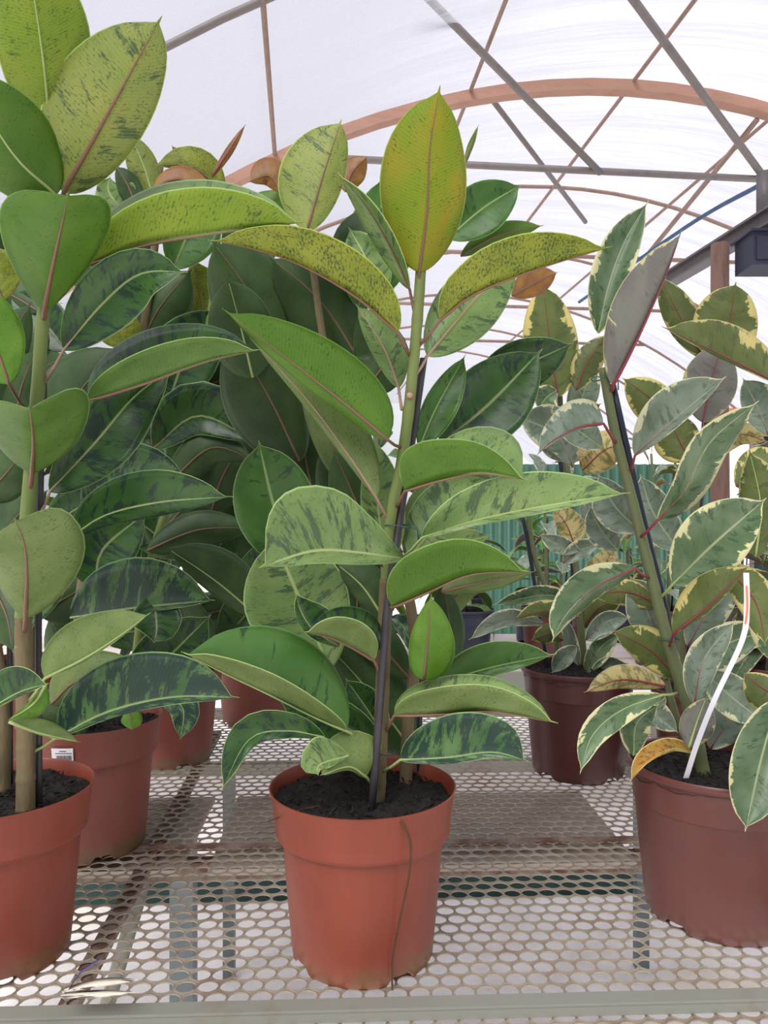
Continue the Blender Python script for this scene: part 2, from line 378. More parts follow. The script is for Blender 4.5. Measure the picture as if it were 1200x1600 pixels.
def purlin(px, py, lab):
    q = P(px, py, 6.0); x, y = Rinv(q); lo = None
    # slide along the view ray until it meets the roof surface
    for D in [4+0.02*i for i in range(300)]:
        q = P(px, py, D); x, y = Rinv(q)
        if q.z >= roofz(x)-0.04: break
    bar('roof_purlin', R(x, YA-7, roofz(x)-0.03), R(x, YA+15, roofz(x)-0.03), 0.016, M['pipe_brown'], lab, 'purlin')
purlin(420, 120, 'thin roof purlin dropping almost straight above the upright green leaf')
purlin(738, 135, 'thin slanting roof purlin just right of the tallest yellow-green leaf')
purlin(985, 135, 'thin ridge purlin passing through the peak of the orange-brown arch')
purlin(1195, 193, 'thin roof purlin at the far right of the orange-brown arch')
def seg(a, b, r, mat, lab, ext=0.0):
    A = P(*a); B = P(*b); d = (B-A)*ext
    bar('brace_bar', A-d, B, r, mat, lab, 'brace')
seg((672, 0, 4.9), (938, 270, 5.97), 0.026, M['pipe'], 'thick grey diagonal brace ending at the middle of the long tie bar', 0.1)
seg((990, 0, 4.95), (1190, 272, 6.1), 0.028, M['pipe'], 'thick grey diagonal brace ending at the right end of the long tie bar', 0.1)
seg((770, 157, 6.05), (915, 347, 7.6), 0.022, M['pipe'], 'thinner grey diagonal brace starting under the orange-brown arch left of its peak')
seg((1183, 187, 6.1), (1010, 400, 7.9), 0.022, M['pipe_brown'], 'brown diagonal brace sloping down left from the right end of the arch')

# wooden post, steel beam, distant things
def post():
    e = empty('wooden_post', (P(1125, 1000, 5).x, 5, 0), 'round weathered wooden post at the right carrying the steel beam', 'post')
    m = MB(); m.tube([(0, 0, 0), (0.004, 0, 1.2), (-0.004, 0, 2.2), (0, 0, 3.27)], [0.062, 0.06, 0.058, 0.056], 14); m.build('shaft', M['wood'], e, True)
post()
def beam():
    A = P(1040, 441, 6.3); B = P(1235, 322, 4.5); d = (B-A).normalized(); side = Vector((d.y, -d.x, 0)).normalized(); up = side.cross(d)
    if up.z < 0: up = -up
    loc = (A+B)/2; m = MB()
    Mx = Matrix((( d.x, side.x, up.x, loc.x), (d.y, side.y, up.y, loc.y), (d.z, side.z, up.z, loc.z), (0, 0, 0, 1)))
    L = (B-A).length/2
    for lo, hi in (((-L, -.05, -.05), (L, .05, -.035)), ((-L, -.05, .045), (L, .05, .06)), ((-L, -.006, -.035), (L, .006, .045))): m.box(lo, hi, 0, Mx)
    o = m.build('steel_beam', M['beam'], None, False, loc); o.location = loc
    props(o, 'dark grey steel beam sloping up to the right behind the wooden post', 'beam')
    o = bar('steel_upright', P(1194, 345, 5.0), P(1194, 270, 5.0), 0.05, M['beam'], 'short steel upright standing on the beam at the right edge', 'post')
    m = MB(); c = P(1192, 398, 4.8); m.box((-.12, -.12, -.10), (.12, .12, .10)); m.box((-.14, -.14, .10), (.14, .14, .115)); m.box((-.10, -.13, -.07), (.10, -.12, .07))
    o = m.build('navy_box', M['navy'], None, False); o.location = c
    props(o, 'dark navy box housing hung beneath the steel beam', 'box')
beam()
m = MB(); pts = crom([P(1192, 286, 5.06), P(1180, 293, 5.2), P(1070, 356, 6.4), P(905, 472, 8.6)], 24); m.tube(pts, 0.018, 6)
o = m.build('blue_rope', M['blue'], None, True, pts[0]); o.location = pts[0]; props(o, 'taut blue rope running down left from the steel beam', 'rope')
# corrugated green fence
def fence():
    m = MB(); D = 9.0; x0 = P(700, 800, D).x; x1 = P(1120, 800, D).x; n = 150; v = []; f = []
    for i in range(n+1):
        x = x0+(x1-x0)*i/n; y = D+0.03*math.sin(i*1.25)
        v += [(x-x0, y-D, 0), (x-x0, y-D, 2.12), (x-x0, y-D+.01, 2.12), (x-x0, y-D+.01, 0)]
    for i in range(n):
        for k in range(3): a = i*4+k; f.append((a, a+4, a+5, a+1))
    o = mobj('corrugated_fence', v, f, M['greenwall']); o.location = (x0, D, 0)
    props(o, 'green corrugated metal fence seen behind the cream-edged plants', 'fence')
fence()
def canopy():
    e = empty('market_stall', (P(1200, 800, 10).x, 10, 0), 'distant stall with orange awning and dark green sheeting at right edge', 'stall')
    m = MB(); m.box((-.5, -.6, 2.55), (.5, .6, 2.6)); v = [(-.5, -.8, 2.6), (.5, -.8, 2.6), (.5, .2, 2.95), (-.5, .2, 2.95)]
    m.add(v, [(0, 1, 2, 3)]); m.build('awning', M['canopy'], e)
    m = MB(); m.box((-.42, -.5, 0.0), (.5, -.46, 2.5)); m.build('sheeting', M['net'], e)
    m = MB(); m.tube([(-.5, -.6, 0), (-.5, -.6, 2.55)], .03); m.build('pole', M['pipe'], e, True)
canopy()

# ------------------------------------------------------------------ benches
BR = math.radians(2.3)
def perforated(x0, x1, y0, y1, name, parent, mat, px=0.0333, py=0.0296, rx=0.0157, ry=0.0139, sag=0.0):
    v = []; f = []; nx = int((x1-x0)/px); ny = int((y1-y0)/py)
    K = 12
    for j in range(ny):
        for i in range(nx):
            cx = x0+(i+0.5+(0.5 if j % 2 else 0))*px; cy = y0+(j+0.5)*py; k0 = len(v)
            hexp = [(px/2, py/3), (px/2, 0) , (px/2, -py/3), (px/4, -py/2), (0, -py*2/3), (-px/4, -py/2), (-px/2, -py/3), (-px/2, 0), (-px/2, py/3), (-px/4, py/2), (0, py*2/3), (px/4, py/2)]
            for q in hexp: v.append((cx+q[0], cy+q[1], 0.0))
            inn = [(rx*math.cos(a), ry*math.sin(a)) for a in [math.atan2(q[1]/py, q[0]/px) for q in hexp]]
            for q in inn: v.append((cx+q[0], cy+q[1], 0.0012))
            for q in inn: v.append((cx+q[0]*.99, cy+q[1]*.99, -0.0010))
            for k in range(K):
                n = (k+1) % K
                f.append((k0+k, k0+K+k, k0+K+n, k0+n)); f.append((k0+K+k, k0+2*K+k, k0+2*K+n, k0+K+n))
    return mobj(name, v, f, mat, parent, False)
def bench():
    e = empty('plant_bench', (0, 0, BZ), 'long grey metal mesh bench in the foreground that carries the potted plants', 'bench', None, BR)
    perforated(-1.5, 1.7, 1.652-29.001*.0296, 1.655, 'mesh_panel', e, M['mesh'])
    perforated(-1.5, 1.7, 1.674, 2.83, 'mesh_panel', e, M['mesh'])
    m = MB(); m.box((-1.5, 1.070, .002), (1.7, 1.097, .020)); m.box((-1.5, 1.0685, .0175), (1.7, 1.0705, .0215)); m.build('front_rail', M['steel'], e)
    m = MB(); m.box((-1.5, 1.650, -.005), (1.7, 1.676, .0015)); m.build('seam_strip', M['rust'], e)
    m = MB(); m.box((-1.5, 2.83, -.03), (1.7, 2.86, .004)); m.build('rear_rail', M['steel'], e)
    m = MB(); m.box((-1.5, .77, -.04), (1.7, .80, -.002)); m.build('outer_rail', M['steel'], e)
    # tray board right under the mesh
    for x0, x1 in ((-1.4, -.36), (-.30, .60)):
        m = MB(); m.box((x0, 1.60, -.035), (x1, 2.02, -.022)); m.build('tray_board', M['board'], e)
    m = MB(); m.box((-1.4, 1.665, -.075), (1.6, 1.70, -.037)); m.build('cross_beam', M['rust'], e)
    m = MB(); m.box((-1.4, 2.3, -.06), (1.6, 2.34, -.03)); m.build('cross_beam', M['steel'], e)
    m = MB(); m.box((-.40, .82, -.020), (-.372, 2.6, -.004), 0, Matrix.Rotation(math.radians(1.5), 4, 'Z')); m.build('bearer', M['rust'], e)
    m = MB(); m.box((.78, .78, -.032), (.81, 2.6, -.006)); m.build('bearer', M['steel'], e)
    for x, y, wd in ((-.415, 1.90, .028), (-.40, 2.5, .018), (1.2, 1.90, .028), (-1.2, 1.90, .028), (.95, 2.5, .02)):
        m = MB(); m.box((x-wd, y-wd, -BZ+.001), (x+wd, y+wd, -.03)); m.build('leg', M['steel_blue'], e)
    m = MB(); m.tube([(-.47, 1.87, -.05), (-.66, 1.84, -BZ+.06)], .018, 8); m.build('brace', M['steel'], e, True)
bench()
m = MB(); m.box((-2.2, -.13, .002), (2.2, .13, .02)); g = m.build('floor_strip', M['net'], None); g.location = (0, 3.12, 0); g.rotation_euler.z = BR  # thin flat dark green strip on the floor between the two benches
props(g, 'dark green strip along the floor seen through the bench mesh', 'floor strip')
def back_bench():
    e = empty('slatted_bench', (0, 0, BZ), 'second bench further back with a pale slab top, seen between the pots', 'bench', None, BR)
    for k in range(3):
        m = MB(); m.box((-2.6, 3.41+.43*k, -.03), (3.6, 3.41+.43*k+.38, -.001)); m.build('slab', M['slab'], e)
    m = MB(); m.box((-2.6, 3.37, -.06), (3.6, 3.405, .02)); m.build('rail', M['steel'], e)
    for x in (-1.6, -.1, 1.4, 2.9):
        m = MB(); m.box((x-.025, 3.45, -BZ+.001), (x+.025, 3.5, -.03)); m.build('leg', M['steel'], e)
        m = MB(); m.box((x-.025, 4.5, -BZ+.001), (x+.025, 4.55, -.03)); m.build('leg', M['steel'], e)
back_bench()

# ------------------------------------------------------------------ pots
def pot(parent, mat, style='collar', r=0.15, h=0.268, soil=0.247, seed=1):
    k = r/0.15; kh = h/0.268; N = 72
    if style == 'collar':
        prof = [(.104, .006), (.110, .0), (.1125, .004), (.1135, .0145), (.1215, .10), (.1285, .188), (.129, .1945), (.1375, .1950), (.1388, .1965), (.1397, .204), (.1465, .258), (.1495, .2665), (.1500, .268), (.1480, .2685), (.1462, .266), (.143, .24), (.140, .20), (.120, .20)]
    else:
        prof = [(.108, .006), (.114, .0), (.1175, .004), (.1190, .0145), (.128, .10), (.1375, .205), (.1385, .2075), (.1385, .212), (.142, .252), (.1475, .254), (.150, .258), (.1505, .264), (.148, .2685), (.144, .267), (.1415, .25), (.139, .20), (.12, .20)]
    v = []; f = []
    for (pr, pz) in prof:
        for a in range(N):
            an = 2*PI*a/N; z = pz
            if pz < .0065:
                ph = (an*4/(2*PI)+.12) % 1.0
                if .36 < ph < .60: z = .013
            v.append((pr*k*math.cos(an), pr*k*math.sin(an), z*kh))
    n = len(prof)
    for i in range(n-1):
        for a in range(N):
            b = (a+1) % N; f.append((i*N+a, i*N+b, (i+1)*N+b, (i+1)*N+a))
    base = len(v); v.append((0, 0, .012)); 
    for a in range(N): f.append((a, base, (a+1) % N))
    p = mobj('pot', v, f, mat, parent); p.data.set_sharp_from_angle(angle=math.radians(38))
    # crumbly soil
    rng = random.Random(seed); v = []; f = []; RR = 26; NN = 90; rs = .1425*k
    for i in range(RR+1):
        for a in range(NN):
            rr = rs*i/RR; an = 2*PI*a/NN; x = rr*math.cos(an); y = rr*math.sin(an)
            q = Vector((x*55+seed*9, y*55, seed)); z = soil*kh+.006*noise.noise(q)+.005*noise.noise(q*3)+.012*(i/RR)**4*(noise.noise(q*.3)+.2)-.004
            v.append((x, y, z))
    for i in range(RR):
        for a in range(NN):
            b = (a+1) % NN; f.append((i*NN+a, i*NN+b, (i+1)*NN+b, (i+1)*NN+a))
    for c in range(260):                                   # bark crumbs
        an = rng.uniform(0, 2*PI); rr = rs*math.sqrt(rng.random())*.95; s = rng.uniform(.0015, .0055)
        o_ = Vector((rr*math.cos(an), rr*math.sin(an), soil*kh+.002)); b = len(v)
        ax = Vector((rng.uniform(-1, 1), rng.uniform(-1, 1), rng.uniform(-.4, .6))).normalized()*s*1.8
        u = ax.orthogonal().normalized()*s*.6; w_ = ax.cross(u).normalized()*s*.4
        for q in (ax, u, w_, -ax, -u, -w_): v.append(tuple(o_+q+Vector((0, 0, s*.5))))
        f += [(b, b+1, b+2), (b, b+2, b+4), (b, b+4, b+5), (b, b+5, b+1), (b+3, b+2, b+1), (b+3, b+4, b+2), (b+3, b+5, b+4), (b+3, b+1, b+5)]
    mobj('soil', v, f, SOIL, parent)
    return p

# ------------------------------------------------------------------ leaves
def wprof(t, peak, e):
    q = math.log(.5)/math.log(peak); tb = min(1.0, t/0.935)
    b = max(0.0, math.sin(PI*tb**q))**e if 0 < tb < 1 else 0.0
    tail = 0.07*(1-t)/0.10 if t > .88 else 0.0
    return max(b, tail)

def sheet(grid_fn, nT, nS, top_sign, mats):
    """closed two-sided blade: grid_fn(t, s)->Vector. top sheet gets mats[0], under sheet mats[1], rim mats[2]."""
    ts = [0.5-0.5*math.cos(PI*i/nT) for i in range(nT+1)]; W = 2*nS+1
    g = [[grid_fn(t, (j-nS)/nS) for j in range(W)] for t in ts]
    v = []; uv = []; half = .00045
    nr = []
    for i in range(nT+1):
        row = []
        for j in range(W):
            du = g[min(i+1, nT)][j]-g[max(i-1, 0)][j]; dv = g[i][min(j+1, W-1)]-g[i][max(j-1, 0)]
            n = du.cross(dv); n = n.normalized() if n.length > 1e-12 else (row[-1] if row else Vector((0, 0, 1))); row.append(n)
        nr.append(row)
    for sg in (1, -1):
        for i in range(nT+1):
            for j in range(W):
                v.append(g[i][j]+nr[i][j]*half*sg); uv.append((j/(W-1), ts[i]))
    K = (nT+1)*W; f = []; mi = []
    A = 0 if top_sign > 0 else 1
    for i in range(nT):
        for j in range(W-1):
            a = i*W+j
            f.append((a, a+W, a+W+1, a+1)); mi.append(A)
            f.append((K+a, K+a+1, K+a+W+1, K+a+W)); mi.append(1-A)
        for j, fl in ((0, 1), (W-1, 0)):
            a = i*W+j; q = (a, K+a, K+a+W, a+W); f.append(q if fl else q[::-1]); mi.append(2)
    return v, f, mi, uv

def leaf(parent, org, pts, side, top, und, face='U', D=(1.2, 1.2), peak=.5, e=.62, joint=None, rib='r', nT=22, nS=5, edge='e', rr=.0025, dep=None, wav=.0035, ribon=True, peak2=None, sw=(0, 0)):
    """one blade with its petiole/midrib. pts: midrib seen from the photo's spot, D: its distances, side=(left,right)
    half widths, dep=(left,right) how far each edge lies behind (+) or before (-) the midrib"""
    n = len(pts)
    if len(pts[0]) == 2:
        Ls = [0]
        for i in range(1, n): Ls.append(Ls[-1]+math.dist(pts[i], pts[i-1]))
        if len(D) == 2: ds = [D[0]+(D[1]-D[0])*l/Ls[-1] for l in Ls]
        else: ds = list(D)
        pts = [(p[0], p[1], d) for p, d in zip(pts, ds)]
    P3 = [Vector((p[0], p[1], p[2]*500)) for p in pts]
    a, b = side
    sg = 1 if face == 'U' else -1
    if dep is None:
        if a*b >= 0: dep = (sg*.42*abs(a), sg*.42*abs(b))
        else: dep = (-.45*abs(a) if a > 0 else .6*abs(a), -.45*abs(b) if b > 0 else .6*abs(b))
    cache = {}
    ph = (pts[0][0]*.37+pts[0][1]*.11) % 6.28
    def at(t):
        if t not in cache:
            e0 = crom(P3, [max(0, t-.02), t, min(1, t+.02)])
            d = (e0[2]-e0[0]); d.z = 0
            if d.length < 1e-6: d = Vector((1, 0, 0))
            d.normalize(); cache[t] = (e0[1], d, wprof(t, peak, e), wprof(t, peak2 or peak, e))
        return cache[t]
    def g(t, s):
        c, d, w1, w2 = at(t); q = abs(s); hw, hd, w_, sx_ = (a, dep[0], w1, sw[0]) if s < 0 else (b, dep[1], w2, sw[1])
        fw = sx_*w_*t*q**1.3; x = c.x+(d.y if s < 0 else -d.y)*hw*w_*q+d.x*fw; y = c.y+(-d.x if s < 0 else d.x)*hw*w_*q+d.y*fw
        Dm = c.z/500
        Dp = Dm+hd*w_*(q**1.5)*Dm/F+wav*math.sin(t*11+ph+(1.5 if s < 0 else 0))*q*q*w_
        return P(x, y, Dp)-org
    # which sheet looks at the camera on the wider half?
    j = (-0.5 if a > 0 else 0.5) if a*b < 0 else (-0.5 if abs(a) >= abs(b) else 0.5)
    p0 = g(.5, j); du = g(.52, j)-g(.48, j); dv = g(.5, j+.1)-g(.5, j-.1)
    nn = du.cross(dv); tocam = Vector((0, 0, CAMZ))-org-p0
    facing = 1 if nn.dot(tocam) > 0 else -1
    ts = facing if face == 'T' else -facing
    v, f, mi, uv = sheet(g, nT, nS, ts, None)
    o = mobj('leaf', v, f, [LM[top], LM[und], EDGE[edge]], parent, True, mi, uv)
    if ribon:
        under = -1 if ts > 0 else 1      # sign of under sheet normal
        mm = MB(); cp = []; rd = []
        if joint:
            J = P(*joint)-org; B = g(0, 0); cp += [J, J.lerp(B, .5)+Vector((0, 0, -.002))]; rd += [rr*1.15, rr]
        for k in range(13):
            t = k/12*.93; c = g(t, 0); h = .01
            du = g(min(1, t+.02), 0)-g(max(0, t-.02), 0); sl = g(t, .2)-g(t, -.2)
            nrm = du.cross(sl); nrm = nrm.normalized() if nrm.length > 1e-12 else Vector((0, 0, 0))
            r_ = rr*(1-t)**1.1*.8+.0004; cp.append(c+nrm*under*-1*0 + nrm*(under)*r_*.55*(-1 if False else 1)); rd.append(r_)
        mm.tube(cp, rd, 7); mm.build('midrib', RIB[rib], o, True)
    return o

def stem(parent, org, pts, rad, mat, name='stem', node=0.05):
    q = crom([tuple(P(*p)) for p in pts], 60); rd = []
    L = 0; n = len(q)
    for i in range(n):
        t = i/(n-1); r_ = rad[0]+(rad[1]-rad[0])*t
        if i: L += (q[i]-q[i-1]).length
        r_ *= 1+.09*max(0, math.cos(L/node*2*PI))**10; rd.append(r_)
    m = MB(); m.tube(q, rd, 10); return m.build(name, mat, parent, True, org)
def cane(parent, org, pts, r, mat, name='support_cane'):
    m = MB(); m.tube(crom([tuple(P(*p)) for p in pts], 12), r, 8); return m.build(name, mat, parent, True, org)
def tie(parent, org, c, r, mat, tail=True):
    m = MB(); C0 = P(*c); m.tube([C0+Vector((r*1.3*math.cos(k*PI/8), r*math.sin(k*PI/8), .002*math.sin(k*PI/4))) for k in range(16)], .0012, 6, closed=True)
    if tail: m.tube([C0+Vector((r, -r*.6, 0)), C0+Vector((r*1.8, -r, -.006)), C0+Vector((r*1.9, -r*.8, -.022))], .0012, 6)
    return m.build('plant_tie', mat, parent, True, org)

# ================================================================== centre plant
org = Vector(((567-600)/F*1.255, 1.255, BZ+.002))
e = empty('potted_rubber_plant', org, 'rubber plant in the centre with a yellow-green top leaf, in a bright terracotta pot', 'potted plant')
A = pot(e, M['terra'], 'collar', r=.152, seed=3)
S = 1.24
stem(e, org, [(590, 1262, S+.02), (596, 1150, S), (600, 1000, S), (605, 880, S), (612, 800, S), (628, 720, S), (641, 620, S), (652, 500, S), (658, 415, S)], (.0105, .0085), M['green'])
stem(e, org, [(590, 1266, S+.02), (595, 1150, S), (600, 1000, S), (604, 905, S)], (.0115, .0112), M['bark'], 'woody_stem_base')
stem(e, org, [(634, 1232, S+.10), (638, 1120, S+.10), (648, 1040, S+.11), (640, 940, S+.12), (600, 800, S+.16), (520, 600, S+.2), (480, 360, S+.22)], (.011, .006), M['bark'])
cane(e, org, [(580, 1278, S-.03), (592, 1120, S-.035), (604, 960, S-.03), (622, 830, S+.0), (645, 680, S+.02), (662, 560, S+.02)], .0062, M['cane'])
cane(e, org, [(655, 1220, S+.13), (656, 1040, S+.13), (655, 960, S+.13)], .005, M['cane_blue'])
tie(e, org, (622, 822, S), .017, M['tie']); tie(e, org, (598, 1175, S-.01), .015, M['tie_dark'], False)
def c(pts, side, top, und, face, D, joint=None, **k): return leaf(e, org, pts, side, top, und, face, D, joint=joint, **k)
c([(655, 425), (667, 330), (672, 230), (688, 132)], (76, 60), 'm', 'z', 'U', (1.23, 1.18), (656, 450, S), peak=.50, e=.55)
c([(640, 452), (615, 395), (575, 325), (528, 270)], (22, 14), 'p', 'p', 'U', (1.25, 1.2), (650, 500, S), dep=(40, -40))
c([(621, 520), (560, 466), (470, 414), (392, 388), (325, 375)], (-48, 62), 'p', 'y', 'U', (1.2, 1.12), (640, 556, S), peak=.45)
c([(604, 686), (540, 632), (450, 562), (347, 482)], (18, 68), 'm', 'g', 'U', (1.19, 1.12), (628, 700, S), peak=.4, e=.6)
c([(588, 778), (540, 705), (480, 625), (390, 528)], (10, 55), 'm', 'o', 'U', (1.23, 1.25), (612, 820, S), rib='p')
c([(688, 500), (740, 460), (840, 420), (957, 385)], (62, -48), 'p', 'y', 'U', (1.22, 1.14), (655, 540, S), peak=.5)
c([(668, 556), (715, 500), (760, 450), (815, 400)], (52, 48), 'p', 'p', 'U', (1.26, 1.32), (650, 585, S), rib='p')
c([(700, 372), (755, 325), (816, 288)], (42, 40), 'm', 'm', 'T', (1.4, 1.42), rib='g', peak=.5)
c([(720, 400), (780, 368), (850, 352)], (20, 14), 'm', 'g', 'U', (1.42, 1.45))
c([(800, 462), (840, 440), (872, 425)], (25, 20), 'r', 'r', 'U', (1.45, 1.5))
c([(623, 606), (600, 545), (556, 475)], (20, 34), 'p', 'p', 'U', (1.27, 1.3), (628, 640, S), rib='p')
c([(688, 692), (760, 635), (848, 545)], (62, 60), 'd', 'k', 'T', (1.33, 1.36), (640, 730, S+.02), rib='r', peak=.5)
c([(655, 700), (680, 640), (728, 553)], (22, 32), 'm', 'm', 'T', (1.3, 1.32), rib='g')
c([(740, 610), (810, 575), (896, 536)], (42, 40), 'd', 'g', 'T', (1.42, 1.4), rib='g', dep=(-20, 20))
c([(632, 768), (690, 750), (750, 740), (824, 750)], (66, -74), 'p', 'g', 'U', (1.2, 1.12), (618, 795, S), peak=.30, e=.5, dep=(-20, 60), peak2=.66, sw=(-30, 20))
c([(660, 840), (750, 812), (870, 788), (985, 770)], (60, 10), 'p', 'o', 'T', (1.2, 1.14), (628, 872, S), rib='g', peak=.48)
c([(640, 870), (700, 800), (770, 745)], (50, 50), 'm', 'p', 'U', (1.3, 1.38), rib='g')
c([(632, 873), (560, 864), (490, 862), (405, 887)], (20, 104), 'p', 'g', 'T', (1.2, 1.1), (605, 897, S), rib='g', peak=.5, e=.55, peak2=.66)
c([(612, 950), (670, 925), (735, 898), (826, 893)], (68, -44), 'm', 'g', 'U', (1.2, 1.13), (605, 940, S), peak=.38, e=.5, sw=(-14, 0))
c([(690, 925), (760, 908), (836, 893)], (36, 16), 'm', 'o', 'U', (1.3, 1.28))
c([(640, 900), (690, 860), (770, 835)], (28, 24), 'p', 'o', 'T', (1.32, 1.36), rib='g')
c([(584, 1032), (556, 1015), (520, 998), (476, 987)], (-62, 42), 'd', 'o', 'U', (1.19, 1.12), (604, 1070, S), peak=.42, e=.55, dep=(60, -30))
c([(530, 1010), (490, 985), (470, 955), (462, 925)], (12, 40), 'd', 'o', 'T', (1.22, 1.2))
c([(662, 1062), (668, 1000), (674, 928)], (28, 44), 'm', 'g', 'U', (1.2, 1.16), peak=.38)
c([(680, 1070), (760, 1045), (868, 1022)], (40, 14), 'm', 'o', 'T', (1.3, 1.26), rib='g')
c([(616, 1118), (690, 1116), (770, 1112), (872, 1130)], (44, -60), 'p', 'o', 'U', (1.2, 1.12), (602, 1145, S), peak=.42, e=.5, dep=(-25, 60))
c([(626, 1187), (700, 1184), (770, 1176), (826, 1190)], (68, 10), 'b', 'o', 'T', (1.21, 1.15), (598, 1205, S), rib='g', e=.45)
c([(541, 1142), (490, 1120), (420, 1085), (350, 1052), (283, 1018)], (-104, 32), 'm', 'o', 'U', (1.18, 1.10), (570, 1155, S), rib='g', dep=(55, -40), e=.5)
c([(507, 1152), (450, 1142), (390, 1155), (345, 1236)], (14, 34), 'd', 'o', 'T', (1.16, 1.12), rib='g', peak=.5)
c([(572, 1214), (545, 1198), (500, 1212)], (6, 58), 'p', 'o', 'U', (1.2, 1.14), (592, 1235, S+.01), peak=.35, e=.5, rib='g')
c([(545, 1180), (500, 1195), (497, 1212)], (10, 42), 'p', 'g', 'T', (1.17, 1.14), rib='g', peak=.6)
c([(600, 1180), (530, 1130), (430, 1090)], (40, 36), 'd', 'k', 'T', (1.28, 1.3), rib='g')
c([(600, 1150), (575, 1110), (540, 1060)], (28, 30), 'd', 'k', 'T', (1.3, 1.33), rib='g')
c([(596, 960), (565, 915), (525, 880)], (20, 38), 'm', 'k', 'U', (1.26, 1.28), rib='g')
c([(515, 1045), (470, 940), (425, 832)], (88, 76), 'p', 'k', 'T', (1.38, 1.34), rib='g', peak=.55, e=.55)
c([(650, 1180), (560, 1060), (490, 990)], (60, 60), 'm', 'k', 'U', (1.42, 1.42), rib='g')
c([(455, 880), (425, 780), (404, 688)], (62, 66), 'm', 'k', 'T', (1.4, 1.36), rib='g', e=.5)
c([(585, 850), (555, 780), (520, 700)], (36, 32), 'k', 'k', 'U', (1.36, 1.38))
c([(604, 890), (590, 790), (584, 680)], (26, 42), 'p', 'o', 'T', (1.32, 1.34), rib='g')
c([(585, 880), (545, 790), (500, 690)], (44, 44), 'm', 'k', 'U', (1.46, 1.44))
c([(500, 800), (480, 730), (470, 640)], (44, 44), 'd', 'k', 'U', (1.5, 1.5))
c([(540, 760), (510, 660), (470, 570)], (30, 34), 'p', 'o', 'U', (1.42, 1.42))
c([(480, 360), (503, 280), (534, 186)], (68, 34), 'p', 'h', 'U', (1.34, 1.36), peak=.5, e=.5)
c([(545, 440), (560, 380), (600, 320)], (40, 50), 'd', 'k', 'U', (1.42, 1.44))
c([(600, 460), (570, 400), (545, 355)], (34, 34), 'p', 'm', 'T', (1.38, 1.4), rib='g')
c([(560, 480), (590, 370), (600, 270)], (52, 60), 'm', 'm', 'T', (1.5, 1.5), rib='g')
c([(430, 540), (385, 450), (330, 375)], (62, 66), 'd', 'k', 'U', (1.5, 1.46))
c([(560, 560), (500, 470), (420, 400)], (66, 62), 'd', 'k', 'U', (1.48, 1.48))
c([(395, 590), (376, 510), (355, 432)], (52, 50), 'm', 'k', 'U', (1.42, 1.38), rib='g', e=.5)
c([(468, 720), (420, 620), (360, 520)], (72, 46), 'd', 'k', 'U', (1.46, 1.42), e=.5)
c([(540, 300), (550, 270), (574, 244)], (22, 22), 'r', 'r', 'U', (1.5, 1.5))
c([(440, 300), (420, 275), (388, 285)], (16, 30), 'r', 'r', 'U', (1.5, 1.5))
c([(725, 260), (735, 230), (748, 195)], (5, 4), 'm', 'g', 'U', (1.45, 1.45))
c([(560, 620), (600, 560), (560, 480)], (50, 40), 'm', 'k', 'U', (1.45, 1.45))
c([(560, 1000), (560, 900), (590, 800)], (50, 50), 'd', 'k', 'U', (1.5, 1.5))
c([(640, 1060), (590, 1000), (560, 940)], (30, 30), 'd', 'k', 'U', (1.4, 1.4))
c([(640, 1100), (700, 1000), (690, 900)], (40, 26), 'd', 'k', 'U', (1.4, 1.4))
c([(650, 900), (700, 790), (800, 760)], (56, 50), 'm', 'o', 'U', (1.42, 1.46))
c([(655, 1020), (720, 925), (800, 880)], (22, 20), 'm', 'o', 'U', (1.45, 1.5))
m = MB(); p0 = [P(625, 1278, 1.118), P(640, 1312, 1.114), P(641, 1352, 1.116), P(636, 1385, 1.124), P(624, 1440, 1.133), P(613, 1500, 1.139), P(613, 1547, 1.142)]
m.tube(crom([tuple(q) for q in p0], 30), [.0021]*6+[.0015]*25, 6); m.build('dry_root', M['root'], e, True, org)
for a0, b0 in (((520, 1215), (418, 1232)), ((505, 1250), (455, 1245)), ((530, 1235), (505, 1262))):
    m = MB(); A0 = P(a0[0], a0[1], 1.24); B0 = P(b0[0], b0[1], 1.17); A0.z = B0.z = org.z+.240
    m.tube(crom([tuple(A0), tuple((A0+B0)/2+Vector((.004, .006, .004))), tuple(B0)], 10), .0013, 5); m.build('dry_twig', M['root'], e, True, org)
m = MB(); q = P(580, 846, 1.2); m.tube(crom([tuple(P(597, 885, 1.23)), tuple(P(588, 866, 1.21)), tuple(q)], 6), .0018, 6)
m.add([q+Vector((x*.009, .002*math.sin(x*3), z*.01)) for x, z in ((-1, .5), (0, .2), (1, .6), (.5, -.8), (-.6, -.5))], [(0, 1, 4), (1, 3, 4), (1, 2, 3)])
m.build('dried_leaf_scrap', RIB['r'], e, True, org)
cmark = P(640, 618, S-.010)
mb = MB(); mb.tube([cmark, cmark+Vector((0, -.0015, 0))], .005, 10); mb.build('leaf_scar', plain('leaf_scar', lin(190, 150, 130), .6), e, True, org)

